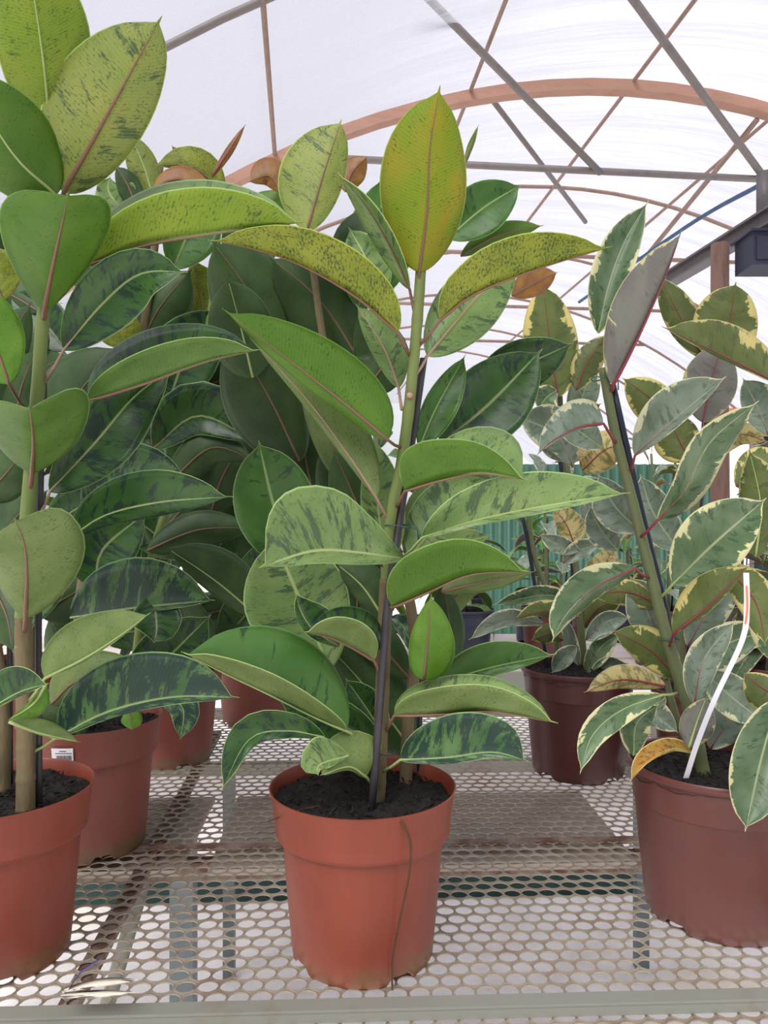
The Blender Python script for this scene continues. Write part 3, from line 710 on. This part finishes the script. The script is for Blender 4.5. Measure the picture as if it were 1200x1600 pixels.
# ================================================================== left front plant
org = Vector(((-6-600)/F*1.243, 1.243, BZ+.002))
e = empty('potted_rubber_plant', org, 'rubber plant at the left edge in a bright terracotta pot at the bench front', 'potted plant')
pot(e, M['terra'], 'collar', seed=5)
S = 1.2
stem(e, org, [(40, 1262, S), (40, 1150, S), (36, 1000, S), (40, 850, S), (50, 720, S), (60, 600, S), (68, 490, S), (90, 320, S)], (.0130, .0095), M['green'])
stem(e, org, [(40, 1266, S), (40, 1150, S), (36, 1000, S), (37, 965, S)], (.0145, .0125), M['bark'], 'woody_stem_base')
stem(e, org, [(5, 1240, S+.08), (4, 1100, S+.08), (-20, 900, S+.1), (-40, 600, S+.1)], (.0115, .008), M['bark'])
cane(e, org, [(61, 1266, S+.02), (60, 1000, S+.03), (62, 800, S+.03), (66, 640, S+.03)], .0058, M['cane'])
cane(e, org, [(16, 1225, S+.1), (15, 900, S+.1)], .005, M['cane'])
c([(78, 190), (66, 80), (40, -90)], (70, 78), 'm', 'l', 'U', (1.2, 1.1), rib='g', e=.5)
c([(20, 110), (5, 40), (-10, -40)], (30, 24), 'd', 'g', 'U', (1.24, 1.24), rib='g')
c([(100, 300), (150, 212), (205, 112), (254, 24)], (104, 64), 'm', 'h', 'U', (1.18, 1.10), (92, 330, S), rr=.0042, e=.5)
c([(88, 305), (20, 240), (-60, 110)], (60, 76), 'm', 'g', 'U', (1.17, 1.05), (80, 360, S), e=.5, rib='g')
c([(69, 488), (84, 410), (97, 350), (108, 298)], (100, 74), 'm', 'g', 'U', (1.18, 1.04), (68, 500, S), peak=.70, e=.42, rr=.0042, sw=(20, 45))
c([(135, 415), (220, 385), (330, 366), (478, 347)], (78, -90), 'p', 'l', 'U', (1.2, 1.12), (75, 470, S), e=.55, dep=(-25, 70))
c([(100, 546), (160, 475), (220, 428), (294, 425)], (52, 52), 'd', 'k', 'T', (1.2, 1.14), (68, 600, S), rib='p')
c([(14, 600), (-10, 525), (-30, 440)], (50, 48), 'm', 'g', 'U', (1.12, 1.1), (40, 640, S))
c([(138, 626), (230, 598), (320, 566), (408, 546)], (50, -78), 'd', 'n', 'U', (1.18, 1.12), (65, 650, S), e=.55, dep=(-30, 70), peak=.45)
c([(50, 740), (52, 690), (46, 634)], (90, 94), 'm', 'n', 'U', (1.18, 1.06), (46, 770, S), peak=.70, e=.42, rr=.004, sw=(55, 55))
c([(78, 768), (150, 690), (210, 620), (275, 572)], (46, 56), 'd', 'k', 'T', (1.26, 1.3), (60, 810, S), rib='p')
c([(112, 838), (165, 805), (250, 785), (364, 776)], (54, 22), 'd', 'k', 'T', (1.24, 1.16), (55, 900, S+.02), rib='g', dep=(-20, 10))
c([(40, 966), (42, 900), (38, 850), (22, 808)], (62, 94), 'm', 'o', 'U', (1.16, 1.06), (38, 990, S), peak=.66, e=.42, rr=.0036, sw=(10, 20))
c([(70, 1060), (130, 1030), (185, 995), (236, 957)], (60, 4), 'm', 'o', 'U', (1.16, 1.12), (42, 1100, S), e=.55, peak=.42, rib='g')
c([(-20, 1110), (30, 1082), (76, 1068)], (44, 6), 'd', 'o', 'T', (1.1, 1.05), rib='g')
c([(72, 1070), (52, 1100), (12, 1126)], (20, 6), 'm', 'g', 'U', (1.1, 1.05), rib='g')
c([(14, 1128), (60, 1145), (126, 1160)], (22, 3), 'm', 'o', 'U', (1.05, 1.12), rib='g')
c([(92, 1150), (170, 1112), (270, 1090), (374, 1090)], (78, 12), 'b', 'k', 'T', (1.24, 1.14), (42, 1180, S), rib='g', e=.5)
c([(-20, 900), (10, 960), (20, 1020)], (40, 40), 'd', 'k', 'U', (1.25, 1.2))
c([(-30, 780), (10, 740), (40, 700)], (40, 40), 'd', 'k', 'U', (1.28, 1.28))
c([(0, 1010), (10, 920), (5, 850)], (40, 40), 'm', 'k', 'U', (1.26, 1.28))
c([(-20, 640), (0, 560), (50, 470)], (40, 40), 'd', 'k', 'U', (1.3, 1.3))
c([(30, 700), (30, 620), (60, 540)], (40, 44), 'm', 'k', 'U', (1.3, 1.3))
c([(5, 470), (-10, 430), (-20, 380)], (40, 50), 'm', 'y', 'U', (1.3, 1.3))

# ================================================================== back-left plant (sticker on the pot)
org = Vector(((142-600)/F*1.66, 1.66, BZ+.002))
e = empty('potted_rubber_plant', org, 'dark-leaved rubber plant behind the left one, barcode sticker on its terracotta pot', 'potted plant')
pt = pot(e, M['terra_dull'], 'collar', h=.275, seed=8)
S = 1.7
stem(e, org, [(120, 1160, S), (130, 900, S), (200, 650, S), (240, 400, S), (250, 260, S)], (.012, .008), M['bark'])
stem(e, org, [(200, 1150, S), (230, 900, S), (290, 700, S), (330, 480, S), (345, 300, S)], (.010, .007), M['green'])
cane(e, org, [(145, 1160, S), (160, 800, S)], .006, M['cane'])
def bl(pts, side, top='d', und='k', face='U', D=(1.6, 1.62), **k): return leaf(e, org, pts, side, top, und, face, D, nT=16, nS=4, **k)
bl([(110, 965), (200, 952), (336, 938)], (80, 8), 'b', 'k', 'T', (1.5, 1.4), rib='g', e=.5)
bl([(410, 970), (340, 910), (256, 853)], (20, 52), 'm', 'k', 'U', (1.55, 1.5), rib='g')
bl([(130, 800), (200, 742), (300, 755)], (50, 20), 'b', 'k', 'T', (1.5, 1.45), rib='g')
bl([(230, 860), (310, 828), (400, 825)], (30, 30), 'd', 'k', 'U')
bl([(240, 700), (310, 650), (400, 690)], (55, 30), 'd', 'k', 'T', (1.65, 1.6))
bl([(260, 760), (330, 700), (400, 720)], (32, 30), 'm', 'k', 'U', (1.62, 1.6))
bl([(200, 1090), (260, 1030), (330, 960)], (50, 50), 'd', 'k', 'T', (1.62, 1.6))
bl([(240, 930), (245, 980), (240, 1005)], (40, 40), 'd', 'k', 'T', (1.45, 1.42))
bl([(80, 1100), (130, 1060), (240, 1050)], (40, 40), 'd', 'o', 'U', (1.55, 1.5))
bl([(245, 1088), (285, 1105), (282, 1156)], (26, 22), 'b', 'k', 'T', (1.55, 1.5), rib='g')
bl([(200, 1110), (205, 1125), (206, 1141)], (18, 16), 'm', 'g', 'U', (1.55, 1.5))
bl([(120, 1170), (100, 1120), (90, 1060)], (40, 40), 'd', 'k', 'U')
bl([(150, 920), (160, 860), (230, 800)], (60, 50), 'd', 'k', 'T', (1.66, 1.66))
bl([(100, 700), (120, 620), (190, 540)], (60, 60), 'd', 'k', 'U', (1.66, 1.66))
bl([(260, 640), (290, 560), (350, 480)], (60, 50), 'd', 'k', 'T', (1.7, 1.7))
bl([(220, 540), (250, 480), (300, 420)], (50, 50), 'm', 'k', 'U', (1.7, 1.7))
bl([(150, 520), (200, 510), (215, 495)], (30, 30), 'm', 'y', 'U', (1.65, 1.65))
bl([(330, 560), (315, 470), (300, 400)], (30, 44), 'p', 'y', 'U', (1.75, 1.75))
bl([(235, 620), (330, 600), (400, 560)], (60, 60), 'd', 'k', 'U', (1.72, 1.72))
bl([(330, 800), (350, 740), (400, 660)], (50, 50), 'd', 'k', 'U', (1.76, 1.74))
bl([(240, 310), (225, 260), (200, 205)], (26, 22), 'p', 'h', 'U', (1.5, 1.5), rib='g')
bl([(215, 330), (200, 290), (180, 258)], (18, 20), 'd', 'k', 'U', (1.48, 1.48))
bl([(200, 340), (170, 300), (172, 275)], (26, 40), 'p', 'p', 'T', (1.5, 1.5))
bl([(350, 300), (300, 262), (240, 258)], (8, 34), 'p', 'y', 'U', (1.5, 1.46))
bl([(310, 285), (290, 255), (268, 227)], (14, 12), 'p', 'r', 'U', (1.55, 1.55))
bl([(330, 300), (280, 280), (235, 296)], (6, 22), 'r', 'r', 'U', (1.45, 1.45))
bl([(332, 276), (355, 240), (384, 194)], (6, 7), 'p', 'r', 'U', (1.45, 1.45), rib='R')
bl([(160, 460), (140, 410), (130, 360)], (40, 50), 'm', 'k', 'U', (1.6, 1.6))
bl([(360, 420), (400, 360), (440, 290)], (50, 50), 'm', 'g', 'U', (1.7, 1.7))
bl([(270, 420), (300, 350), (330, 290)], (40, 50), 'm', 'k', 'T', (1.7, 1.7))
bl([(330, 870), (385, 800), (440, 735)], (42, 42), 'd', 'k', 'T', (1.9, 1.9))
bl([(300, 965), (380, 945), (450, 925)], (34, 34), 'd', 'k', 'U', (1.9, 1.9))
bl([(420, 780), (455, 730), (500, 680)], (36, 36), 'd', 'k', 'U', (1.95, 1.95))
bl([(60, 960), (110, 930), (160, 900)], (44, 44), 'd', 'k', 'U', (1.9, 1.9))
bl([(160, 1000), (220, 985), (310, 990)], (34, 34), 'd', 'k', 'T', (1.75, 1.7))
rnd = random.Random(12)
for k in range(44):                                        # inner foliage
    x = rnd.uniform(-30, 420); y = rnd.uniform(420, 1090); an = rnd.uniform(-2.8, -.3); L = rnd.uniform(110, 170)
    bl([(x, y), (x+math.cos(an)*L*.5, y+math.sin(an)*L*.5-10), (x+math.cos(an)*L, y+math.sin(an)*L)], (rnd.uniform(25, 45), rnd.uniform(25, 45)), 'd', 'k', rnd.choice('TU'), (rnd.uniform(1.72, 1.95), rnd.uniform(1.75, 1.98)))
# barcode sticker lying on the pot wall
def on_pot(ang, z, r): return Vector((r*math.sin(ang), -r*math.cos(ang), z))
def sticker():
    a0 = -.15; a1 = .14; zc0, zc1 = .221, .249; k = .1462
    def patch(m, u0, u1, v0, v1, lift, mi):
        n = 6; vs_ = []; fs = []
        for i in range(n+1):
            an = a0+(a1-a0)*(u0+(u1-u0)*i/n)
            for v_ in (v0, v1):
                z = zc0+(zc1-zc0)*v_; vs_.append(on_pot(an, z, k+(z-.24)*.12+lift))
        for i in range(n): fs.append((2*i, 2*i+2, 2*i+3, 2*i+1))
        m.add(vs_, fs, mi)
    m = MB(); patch(m, 0, 1, 0, 1, .0012, 0)
    x = .22; rb = random.Random(4)
    while x < .95:
        w_ = rb.choice((.012, .02, .03)); patch(m, x, x+w_, .14, .48, .0016, 1); x += w_+rb.choice((.012, .02))
    patch(m, .38, .70, .76, .82, .0016, 1); patch(m, .18, .95, .60, .65, .0016, 1)
    m.build('barcode_sticker', [M['white'], M['ink']], pt, True)
sticker()

# ================================================================== generic plants further away (leaf meshes shared)
PROTO = {}
def proto_leaf(top, und, rib, kind):
    key = (top, und, kind)
    if key in PROTO: return PROTO[key]
    L, Wd, droop, fold, curl = ((.24, .052, .10, .35, 0), (.22, .056, .03, .2, .02), (.26, .050, .16, .5, -.01))[kind]
    def g(t, s):
        x = L*t*(1-.12*t*t); z = .22*L*math.sin(t*PI*.55)-droop*t*t*1.3; w_ = wprof(t, .48, .6)*Wd
        return Vector((x, s*w_+curl*t*t, z+fold*abs(s)**1.4*w_+.004*math.sin(t*12+s*2)*s*s))
    v, f, mi, uv = sheet(g, 12, 3, 1, None)
    o = mobj('leaf', v, f, [LM[top], LM[und], EDGE['v' if top in 'VXY' else 'e']], None, True, mi, uv)
    m = MB(); m.tube([(-.035, 0, -.022), (-.015, 0, -.008)]+[tuple(g(k/8*.92, 0)-Vector((0, 0, .001))) for k in range(9)], [.0026, .0026]+[.0022*(1-k/9)+.0004 for k in range(9)], 6)
    r_ = m.build('midrib', RIB[rib], o, True)
    C.objects.unlink(o); C.objects.unlink(r_)
    PROTO[key] = (o, r_); return PROTO[key]
def gen_plant(x, D, label, tops, unds, rib, n, height, seed, potm=None, style='plain', stems=1, r=.15, z0=BZ+.002, lean=(0, 0), start=.34, sc=1.0, group=None, name='potted_rubber_plant', dead=0):
    rn = random.Random(seed)
    og = Vector((x, D, z0)); e_ = empty(name, og, label, 'potted plant', group)
    if potm: pot(e_, potm, style, r=r, seed=seed)
    for sidx in range(stems):
        ox = (sidx-(stems-1)/2)*.07; oy = rn.uniform(-.03, .03); H = height*rn.uniform(.85, 1)
        base = Vector((ox, oy, .20 if potm else .02)); topp = Vector((ox+lean[0]+rn.uniform(-.05, .05), oy+lean[1], H))
        q = crom([tuple(base), tuple(base.lerp(topp, .5)+Vector((rn.uniform(-.02, .02), 0, 0))), tuple(topp)], 14)
        m = MB(); m.tube(q, [.010-.004*i/14 for i in range(15)], 7); m.build('stem', M['vgreen' if rib == 'R' else 'bark'], e_, True)
        m = MB(); m.tube([base+Vector((.016, .01, 0)), base.lerp(topp, .75)+Vector((.016, .01, 0))], .0045, 6); m.build('support_cane', M['cane_blue'], e_, True)
        az = rn.uniform(0, 6.28); nn = n//stems
        for k in range(nn):
            t = k/(nn-1); pos = base.lerp(topp, start-.15+(1-start+.15)*t) if potm else base.lerp(topp, .1+.9*t)
            az += 2.4+rn.uniform(-.3, .3); pitch = -.25+1.15*t**2+rn.uniform(-.2, .2)
            o, r_ = proto_leaf(rn.choice(tops), rn.choice(unds), rib, rn.randrange(3))
            s = sc*rn.uniform(.75, 1.08)*(1-.15*t)
            Mx = Matrix.Translation(pos) @ Matrix.Rotation(az, 4, 'Z') @ Matrix.Rotation(-pitch, 4, 'Y') @ Matrix.Rotation(rn.uniform(-.4, .4), 4, 'X') @ Matrix.Translation((.045*s, 0, .02*s)) @ Matrix.Scale(s, 4)
            a = o.copy(); C.objects.link(a); a.parent = e_; a.matrix_local = Mx
            b = r_.copy(); C.objects.link(b); b.parent = a
    return e_
gen_plant((268-600)/F*2.25, 2.25, 'dark rubber plant deeper left, its dull red pot partly hidden by a hanging leaf', 'ddb', 'kko', 'r', 26, 1.25, 21, M['terra_dull'], 'collar', 2)
gen_plant((590-600)/F*2.3, 2.3, 'rubber plant standing straight behind the central one, pot mostly hidden', 'dbm', 'kog', 'r', 24, 1.0, 22, M['terra_dull'], 'collar', 2, sc=.85)
gen_plant((400-600)/F*2.66, 2.66, 'rubber plant at the rear of the bench between the left and centre groups', 'dbm', 'kog', 'r', 26, 1.45, 23, M['terra_dull'], 'collar', 2, sc=.9)
gen_plant((40-600)/F*2.35, 2.35, 'rubber plant at the far left rear hidden behind the left plants', 'dbm', 'kog', 'r', 24, 1.35, 24, M['terra_dull'], 'collar', 2)

# ================================================================== right cream-edged plant
org = Vector(((1122-600)/F*1.375, 1.375, BZ+.002))
e = empty('potted_variegated_rubber_plant', org, 'cream-edged rubber plant at right front, leaning stem, red-brown pot with white plastic strip', 'potted plant')
pot(e, M['brown'], 'plain', r=.157, seed=11)
S = 1.38
stem(e, org, [(1100, 1212, S), (1082, 1130, S), (1058, 1050, S), (1035, 970, S), (1010, 870, S), (985, 770, S), (962, 680, S), (942, 575, S)], (.0125, .0085), M['vgreen'])
stem(e, org, [(1094, 1215, S+.05), (1060, 1130, S+.05), (1040, 1060, S+.06)], (.008, .006), M['vgreen'])
cane(e, org, [(1075, 1110, S+.01), (1050, 1000, S+.01), (1035, 930, S+.01), (1000, 790, S+.005), (957, 600, S)], .0062, M['cane_blue'])
tie(e, org, (940, 592, S), .014, M['tie']); tie(e, org, (1046, 1000, S), .014, M['tie'], False)
def v(pts, side, top, und, face, D, joint=None, rib='R', **k): return leaf(e, org, pts, side, top, und, face, D, joint=joint, rib=rib, edge='v', **k)
v([(958, 602), (1000, 520), (1040, 430), (1066, 358)], (60, -35), 'X', 'W', 'U', (1.36, 1.28), (955, 612, S), rr=.0036, dep=(10, 60))
v([(935, 520), (950, 450), (975, 380), (1014, 312)], (34, 30), 'V', 'O', 'T', (1.40, 1.42), rib='g', dep=(-10, -30))
v([(943, 662), (905, 668), (865, 688), (838, 712)], (4, 44), 'X', 'X', 'U', (1.34, 1.28), (966, 696, S), peak=.36, sw=(0, -20))
v([(992, 712), (1055, 655), (1135, 588)], (50, 12), 'X', 'O', 'T', (1.34, 1.26), (985, 738, S))
v([(1028, 812), (1070, 765), (1110, 690), (1186, 626)], (26, 34), 'V', 'O', 'T', (1.32, 1.24), (998, 842, S), dep=(-20, 20))
v([(1052, 912), (1115, 850), (1198, 778)], (58, 50), 'V', 'O', 'T', (1.34, 1.26), (1030, 935, S), rib='g')
v([(1052, 990), (1105, 948), (1172, 882)], (46, 8), 'V', 'O', 'U', (1.32, 1.24), (1045, 1012, S))
v([(992, 888), (930, 918), (885, 960), (862, 1004)], (16, 36), 'V', 'X', 'T', (1.34, 1.22), (1018, 905, S), rib='R', dep=(30, -10))
v([(1034, 1086), (970, 1110), (925, 1150), (906, 1210)], (24, 24), 'V', 'O', 'T', (1.30, 1.22), (1060, 1082, S), rib='g')
v([(1040, 1072), (970, 1062), (912, 1082)], (14, 24), 'V', 'Y', 'U', (1.36, 1.32))
v([(990, 1180), (995, 1130), (1030, 1100)], (24, 24), 'V', 'O', 'T', (1.34, 1.32), rib='g')
v([(1040, 1090), (1020, 1110), (1060, 1145)], (22, 18), 'X', 'O', 'T', (1.38, 1.34), rib='g')
v([(1076, 1168), (1088, 1130), (1104, 1088)], (26, 30), 'V', 'W', 'U', (1.28, 1.26), rib='g')
v([(1215, 1095), (1188, 1190), (1164, 1300)], (52, 46), 'V', 'O', 'T', (1.20, 1.12), rib='g', e=.5)
v([(1085, 1100), (1100, 1030), (1150, 968)], (28, 26), 'X', 'O', 'T', (1.30, 1.28), (1075, 1120, S))
v([(1100, 1050), (1150, 1095), (1200, 1132)], (34, 30), 'X', 'O', 'T', (1.36, 1.34), rib='g')
v([(1130, 880), (1180, 940), (1196, 1010)], (34, 28), 'V', 'O', 'U', (1.3, 1.26))
v([(1075, 1010), (1120, 930), (1170, 880)], (34, 34), 'X', 'O', 'T', (1.42, 1.44))
v([(1060, 1060), (1015, 1015), (955, 985)], (26, 34), 'V', 'O', 'U', (1.42, 1.42))
v([(1030, 945), (980, 925), (920, 930)], (22, 20), 'V', 'O', 'U', (1.44, 1.44), (1040, 960, S))
v([(1030, 1010), (1005, 940), (985, 900)], (32, 34), 'X', 'O', 'T', (1.45, 1.45))
v([(1000, 830), (960, 790), (935, 740)], (34, 30), 'X', 'O', 'T', (1.46, 1.46), rib='g')
v([(965, 860), (940, 830), (920, 790)], (24, 26), 'X', 'W', 'T', (1.5, 1.5), rib='g')
v([(940, 700), (900, 670), (860, 640)], (24, 28), 'X', 'O', 'T', (1.5, 1.48), rib='g')
v([(1180, 870), (1188, 790), (1170, 700)], (34, 44), 'V', 'O', 'U', (1.4, 1.4), rib='g')
v([(1240, 1090), (1200, 1080), (1160, 1050)], (34, 24), 'V', 'O', 'U', (1.26, 1.22))
v([(1082, 1176), (1050, 1170), (1010, 1188), (984, 1222)], (5, 20), 'Q', 'Q', 'T', (1.30, 1.24), rib='g')
v([(1110, 1170), (1150, 1110), (1190, 1060)], (34, 34), 'X', 'O', 'T', (1.44, 1.44))
v([(1230, 1040), (1205, 980), (1190, 900)], (34, 34), 'V', 'O', 'T', (1.4, 1.4), rib='g')
m = MB(); q = [P(1072, 1216, 1.27), P(1090, 1160, 1.23), P(1118, 1090, 1.2), P(1160, 1000, 1.19), P(1167, 950, 1.2), P(1166, 895, 1.22)]
def strip(m, q, wd, mi, off=0):
    q = crom([tuple(x) for x in q], 24); vs_ = []; fs = []
    for i, p_ in enumerate(q):
        for dx in (-wd, wd):
            for dy in (0, .0008): vs_.append(p_+Vector((dx, dy+off, 0)))
    for i in range(24):
        a = i*4; fs += [(a, a+2, a+6, a+4), (a+1, a+5, a+7, a+3), (a, a+4, a+5, a+1), (a+2, a+3, a+7, a+6)]
    m.add(vs_, fs, mi)
strip(m, q, .0045, 0)
lab = m.build('plastic_strip', M['white'], e, False, org)
m = MB(); strip(m, [P(1164, 975, 1.194), P(1167, 950, 1.198), P(1166, 915, 1.21)], .0014, 0, -.002); m.build('printed_line', M['orange'], lab, False, org)

# right rear cream-edged plant with red midribs (stem at the wooden post)
org = Vector(((1110-600)/F*1.98, 1.98, BZ+.002))
e = empty('potted_variegated_rubber_plant', org, 'cream-edged rubber plant behind the right front one, broad leaves against the wooden post', 'potted plant')
pot(e, M['brown'], 'plain', seed=13); S = 1.9
stem(e, org, [(1060, 1080, S), (1070, 900, S), (1098, 720, S), (1104, 600, S), (1100, 500, S)], (.011, .008), M['vgreen'])
cane(e, org, [(1075, 1080, S), (1082, 900, S), (1104, 700, S), (1106, 610, S)], .007, M['cane_blue'])
tie(e, org, (1103, 632, S), .016, M['tie'])
v([(1230, 606), (1130, 556), (1075, 530), (1033, 510)], (6, 52), 'V', 'O', 'U', (1.7, 1.62))
v([(1132, 570), (1140, 510), (1150, 440)], (58, 44), 'V', 'O', 'U', (1.86, 1.84), e=.45)
v([(1098, 660), (1110, 600), (1130, 530)], (44, 42), 'X', 'W', 'U', (1.84, 1.82), (1096, 690, S))
v([(1100, 560), (1060, 490), (1028, 428)], (26, 30), 'V', 'O', 'U', (1.9, 1.9))
v([(1060, 660), (1020, 625), (972, 590)], (36, 30), 'V', 'O', 'U', (1.86, 1.84))
v([(1080, 720), (1062, 690), (1040, 640)], (40, 34), 'V', 'O', 'U', (1.84, 1.86))
v([(1150, 760), (1190, 730), (1230, 720)], (34, 34), 'V', 'O', 'U', (1.6, 1.6))
v([(1100, 720), (1150, 680), (1200, 690)], (22, 18), 'Y', 'Y', 'U', (1.85, 1.8), e=.5)
v([(1200, 680), (1185, 640), (1160, 590)], (24, 40), 'X', 'O', 'T', (1.75, 1.75))
v([(1060, 860), (1020, 800), (1000, 740)], (34, 34), 'X', 'O', 'T', (1.8, 1.8), rib='g')
v([(1090, 880), (1130, 820), (1180, 800)], (34, 34), 'X', 'O', 'T', (1.8, 1.8), rib='g')
v([(1080, 980), (1120, 930), (1150, 900)], (34, 34), 'V', 'O', 'T', (1.85, 1.85), rib='g')
v([(1070, 1040), (1150, 1000), (1200, 990)], (34, 34), 'V', 'O', 'T', (1.85, 1.85), rib='g')
v([(1060, 1090), (1140, 1100), (1190, 1160)], (34, 34), 'V', 'O', 'T', (1.8, 1.8), rib='g')

# middle cream-edged plant in the maroon pot
org = Vector(((903-600)/F*2.14, 2.14, BZ+.002))
e = empty('potted_variegated_rubber_plant', org, 'cream-edged rubber plant in a dark maroon pot, on the bench right of centre', 'potted plant')
pot(e, M['maroon'], 'plain', r=.157, h=.29, seed=14); S = 2.25
stem(e, org, [(915, 1075, S), (905, 950, S), (895, 850, S), (890, 760, S), (880, 690, S), (870, 560, S)], (.012, .008), M['vgreen'])
stem(e, org, [(870, 1070, S), (865, 960, S), (835, 870, S), (825, 800, S)], (.009, .007), M['vgreen'])
cane(e, org, [(880, 1070, S), (895, 900, S), (880, 760, S), (865, 640, S)], .007, M['cane_blue'])
cane(e, org, [(858, 1060, S), (830, 880, S), (815, 800, S)], .006, M['cane_blue'])
v([(872, 620), (860, 540), (848, 440)], (42, 44), 'V', 'O', 'U', (2.2, 2.2), e=.5)
v([(900, 610), (915, 570), (950, 520)], (22, 24), 'V', 'O', 'U', (2.2, 2.2))
v([(870, 610), (855, 620), (840, 640)], (20, 20), 'V', 'O', 'T', (2.2, 2.2), rib='g')
v([(895, 730), (870, 680), (808, 650)], (30, 40), 'X', 'O', 'T', (2.1, 2.05), peak=.6)
v([(885, 720), (862, 690), (848, 660)], (20, 18), 'X', 'O', 'T', (2.15, 2.1))
v([(885, 725), (900, 690), (925, 660)], (24, 26), 'Y', 'Y', 'U', (2.1, 2.1))
v([(890, 700), (910, 650), (940, 630)], (26, 26), 'V', 'O', 'U', (2.2, 2.2))
v([(910, 735), (950, 700), (990, 700)], (30, 30), 'Y', 'Y', 'U', (2.15, 2.1), e=.5)
v([(830, 790), (780, 775), (735, 790)], (22, 18), 'V', 'O', 'U', (2.15, 2.1))
v([(900, 860), (885, 820), (862, 790)], (16, 26), 'V', 'Y', 'U', (2.2, 2.2))
v([(905, 860), (870, 850), (842, 835)], (14, 14), 'X', 'O', 'T', (2.1, 2.1))
v([(880, 880), (905, 860), (940, 850)], (16, 14), 'X', 'O', 'T', (2.1, 2.1))
v([(920, 820), (930, 790), (955, 770)], (22, 22), 'X', 'O', 'T', (2.2, 2.2))
v([(900, 940), (850, 930), (770, 945)], (12, 16), 'V', 'O', 'T', (2.15, 2.1), rib='g')
v([(905, 965), (850, 955), (802, 968)], (8, 18), 'V', 'O', 'U', (2.1, 2.05))
v([(850, 975), (790, 972), (732, 1000)], (8, 20), 'X', 'O', 'T', (2.1, 2.05))
v([(900, 1010), (880, 1030), (862, 1052)], (14, 16), 'X', 'O', 'T', (2.1, 2.1))
v([(880, 1000), (860, 990), (830, 1000)], (16, 16), 'V', 'O', 'U', (2.15, 2.15))
v([(905, 1040), (890, 1000), (880, 960)], (12, 12), 'X', 'O', 'T', (2.2, 2.2))
v([(915, 1000), (950, 970), (985, 965)], (16, 20), 'X', 'O', 'T', (2.2, 2.2))
v([(915, 1050), (940, 1010), (970, 990)], (16, 20), 'V', 'O', 'T', (2.2, 2.2))
v([(910, 980), (935, 950), (975, 935)], (26, 24), 'V', 'O', 'U', (2.25, 2.2))
v([(920, 1060), (950, 1040), (990, 1050)], (14, 14), 'X', 'O', 'T', (2.2, 2.2))
v([(905, 920), (940, 890), (960, 850)], (24, 24), 'V', 'Y', 'U', (2.25, 2.25))
v([(895, 660), (910, 620), (930, 560)], (24, 24), 'X', 'O', 'T', (2.35, 2.35), rib='g')

# more cream-edged and green plants further back
gen_plant(.80, 3.66, 'variegated rubber plant on the second bench right of the maroon pot', 'VX', 'OW', 'R', 22, 1.0, 31, M['maroon'], 'plain', 2, sc=.85, name='potted_variegated_rubber_plant')
gen_plant(1.34, 3.72, 'variegated rubber plant on the second bench behind the leaning stem', 'VXX', 'OY', 'R', 22, 1.15, 32, M['maroon'], 'plain', 2, sc=.85, name='potted_variegated_rubber_plant')
gen_plant(1.90, 3.66, 'variegated rubber plant at the right end of the second bench', 'VX', 'OO', 'R', 22, 1.1, 33, M['maroon'], 'plain', 2, sc=.85, name='potted_variegated_rubber_plant')
gen_plant(1.18, 2.3, 'low variegated rubber plant on the bench hidden behind the right front plant', 'VX', 'OW', 'R', 20, .72, 34, M['brown'], 'plain', 2, name='potted_variegated_rubber_plant')
far = ((.42, 4.3, .62, 'seen just right of the central plant'), (.88, 4.4, .7, 'seen left of the maroon pot plant'), (1.42, 4.4, .75, 'seen behind the leaning variegated stem'),
       (-.28, 4.3, .7, 'glimpsed behind the central plant'), (2.0, 4.3, .8, 'seen at the right edge'), (-1.2, 4.3, .9, 'hidden deep behind the left plants'), (.38, 3.7, .6, 'nearest right of the central plant'), (-.10, 3.75, .6, 'glimpsed under the central leaves'))
for i, (x, D, h, wh) in enumerate(far):
    gen_plant(x, D, 'small far green plant in a black pot, '+wh, 'mmp', 'gg', 'g', 20, h, 40+i, M['navy'], 'plain', 1, group='far green plants on the second bench', sc=.9)

# striped leaf blades lying by the left pot
def blade(pts, wd, mat, lab, wob=0):
    q = crom([tuple(P(*p)) for p in pts], 14); loc = q[0].copy(); vs_ = []; fs = []
    for i, p_ in enumerate(q):
        t = i/14; w_ = wd*math.sin(PI*min(1, .12+.88*t))**.8; vs_ += [p_-loc+Vector((0, w_, .0)), p_-loc+Vector((0, 0, -w_*.35)), p_-loc+Vector((0, -w_, 0)), p_-loc+Vector((0, 0, w_*.02+.0006))]
    for i in range(14):
        for k in range(4): a = i*4; fs.append((a+k, a+(k+1) % 4, a+4+(k+1) % 4, a+4+k))
    o = mobj('striped_leaf_blade', vs_, fs, mat); o.location = loc; props(o, lab, 'leaf blade')
blade([(100, 1547, 1.06), (150, 1536, 1.06), (215, 1531, 1.07)], .011, M['creamleaf'], 'upper cream and dark striped leaf blade lying on the mesh by the left pot')
blade([(95, 1556, 1.045), (140, 1553, 1.045), (212, 1551, 1.045)], .009, M['creamleaf'], 'lower cream striped leaf blade lying against the front rail')
blade([(108, 1545, 1.06), (125, 1520, 1.06), (165, 1494, 1.07)], .008, M['purple'], 'pointed purple leaf blade rising beside the left pot')
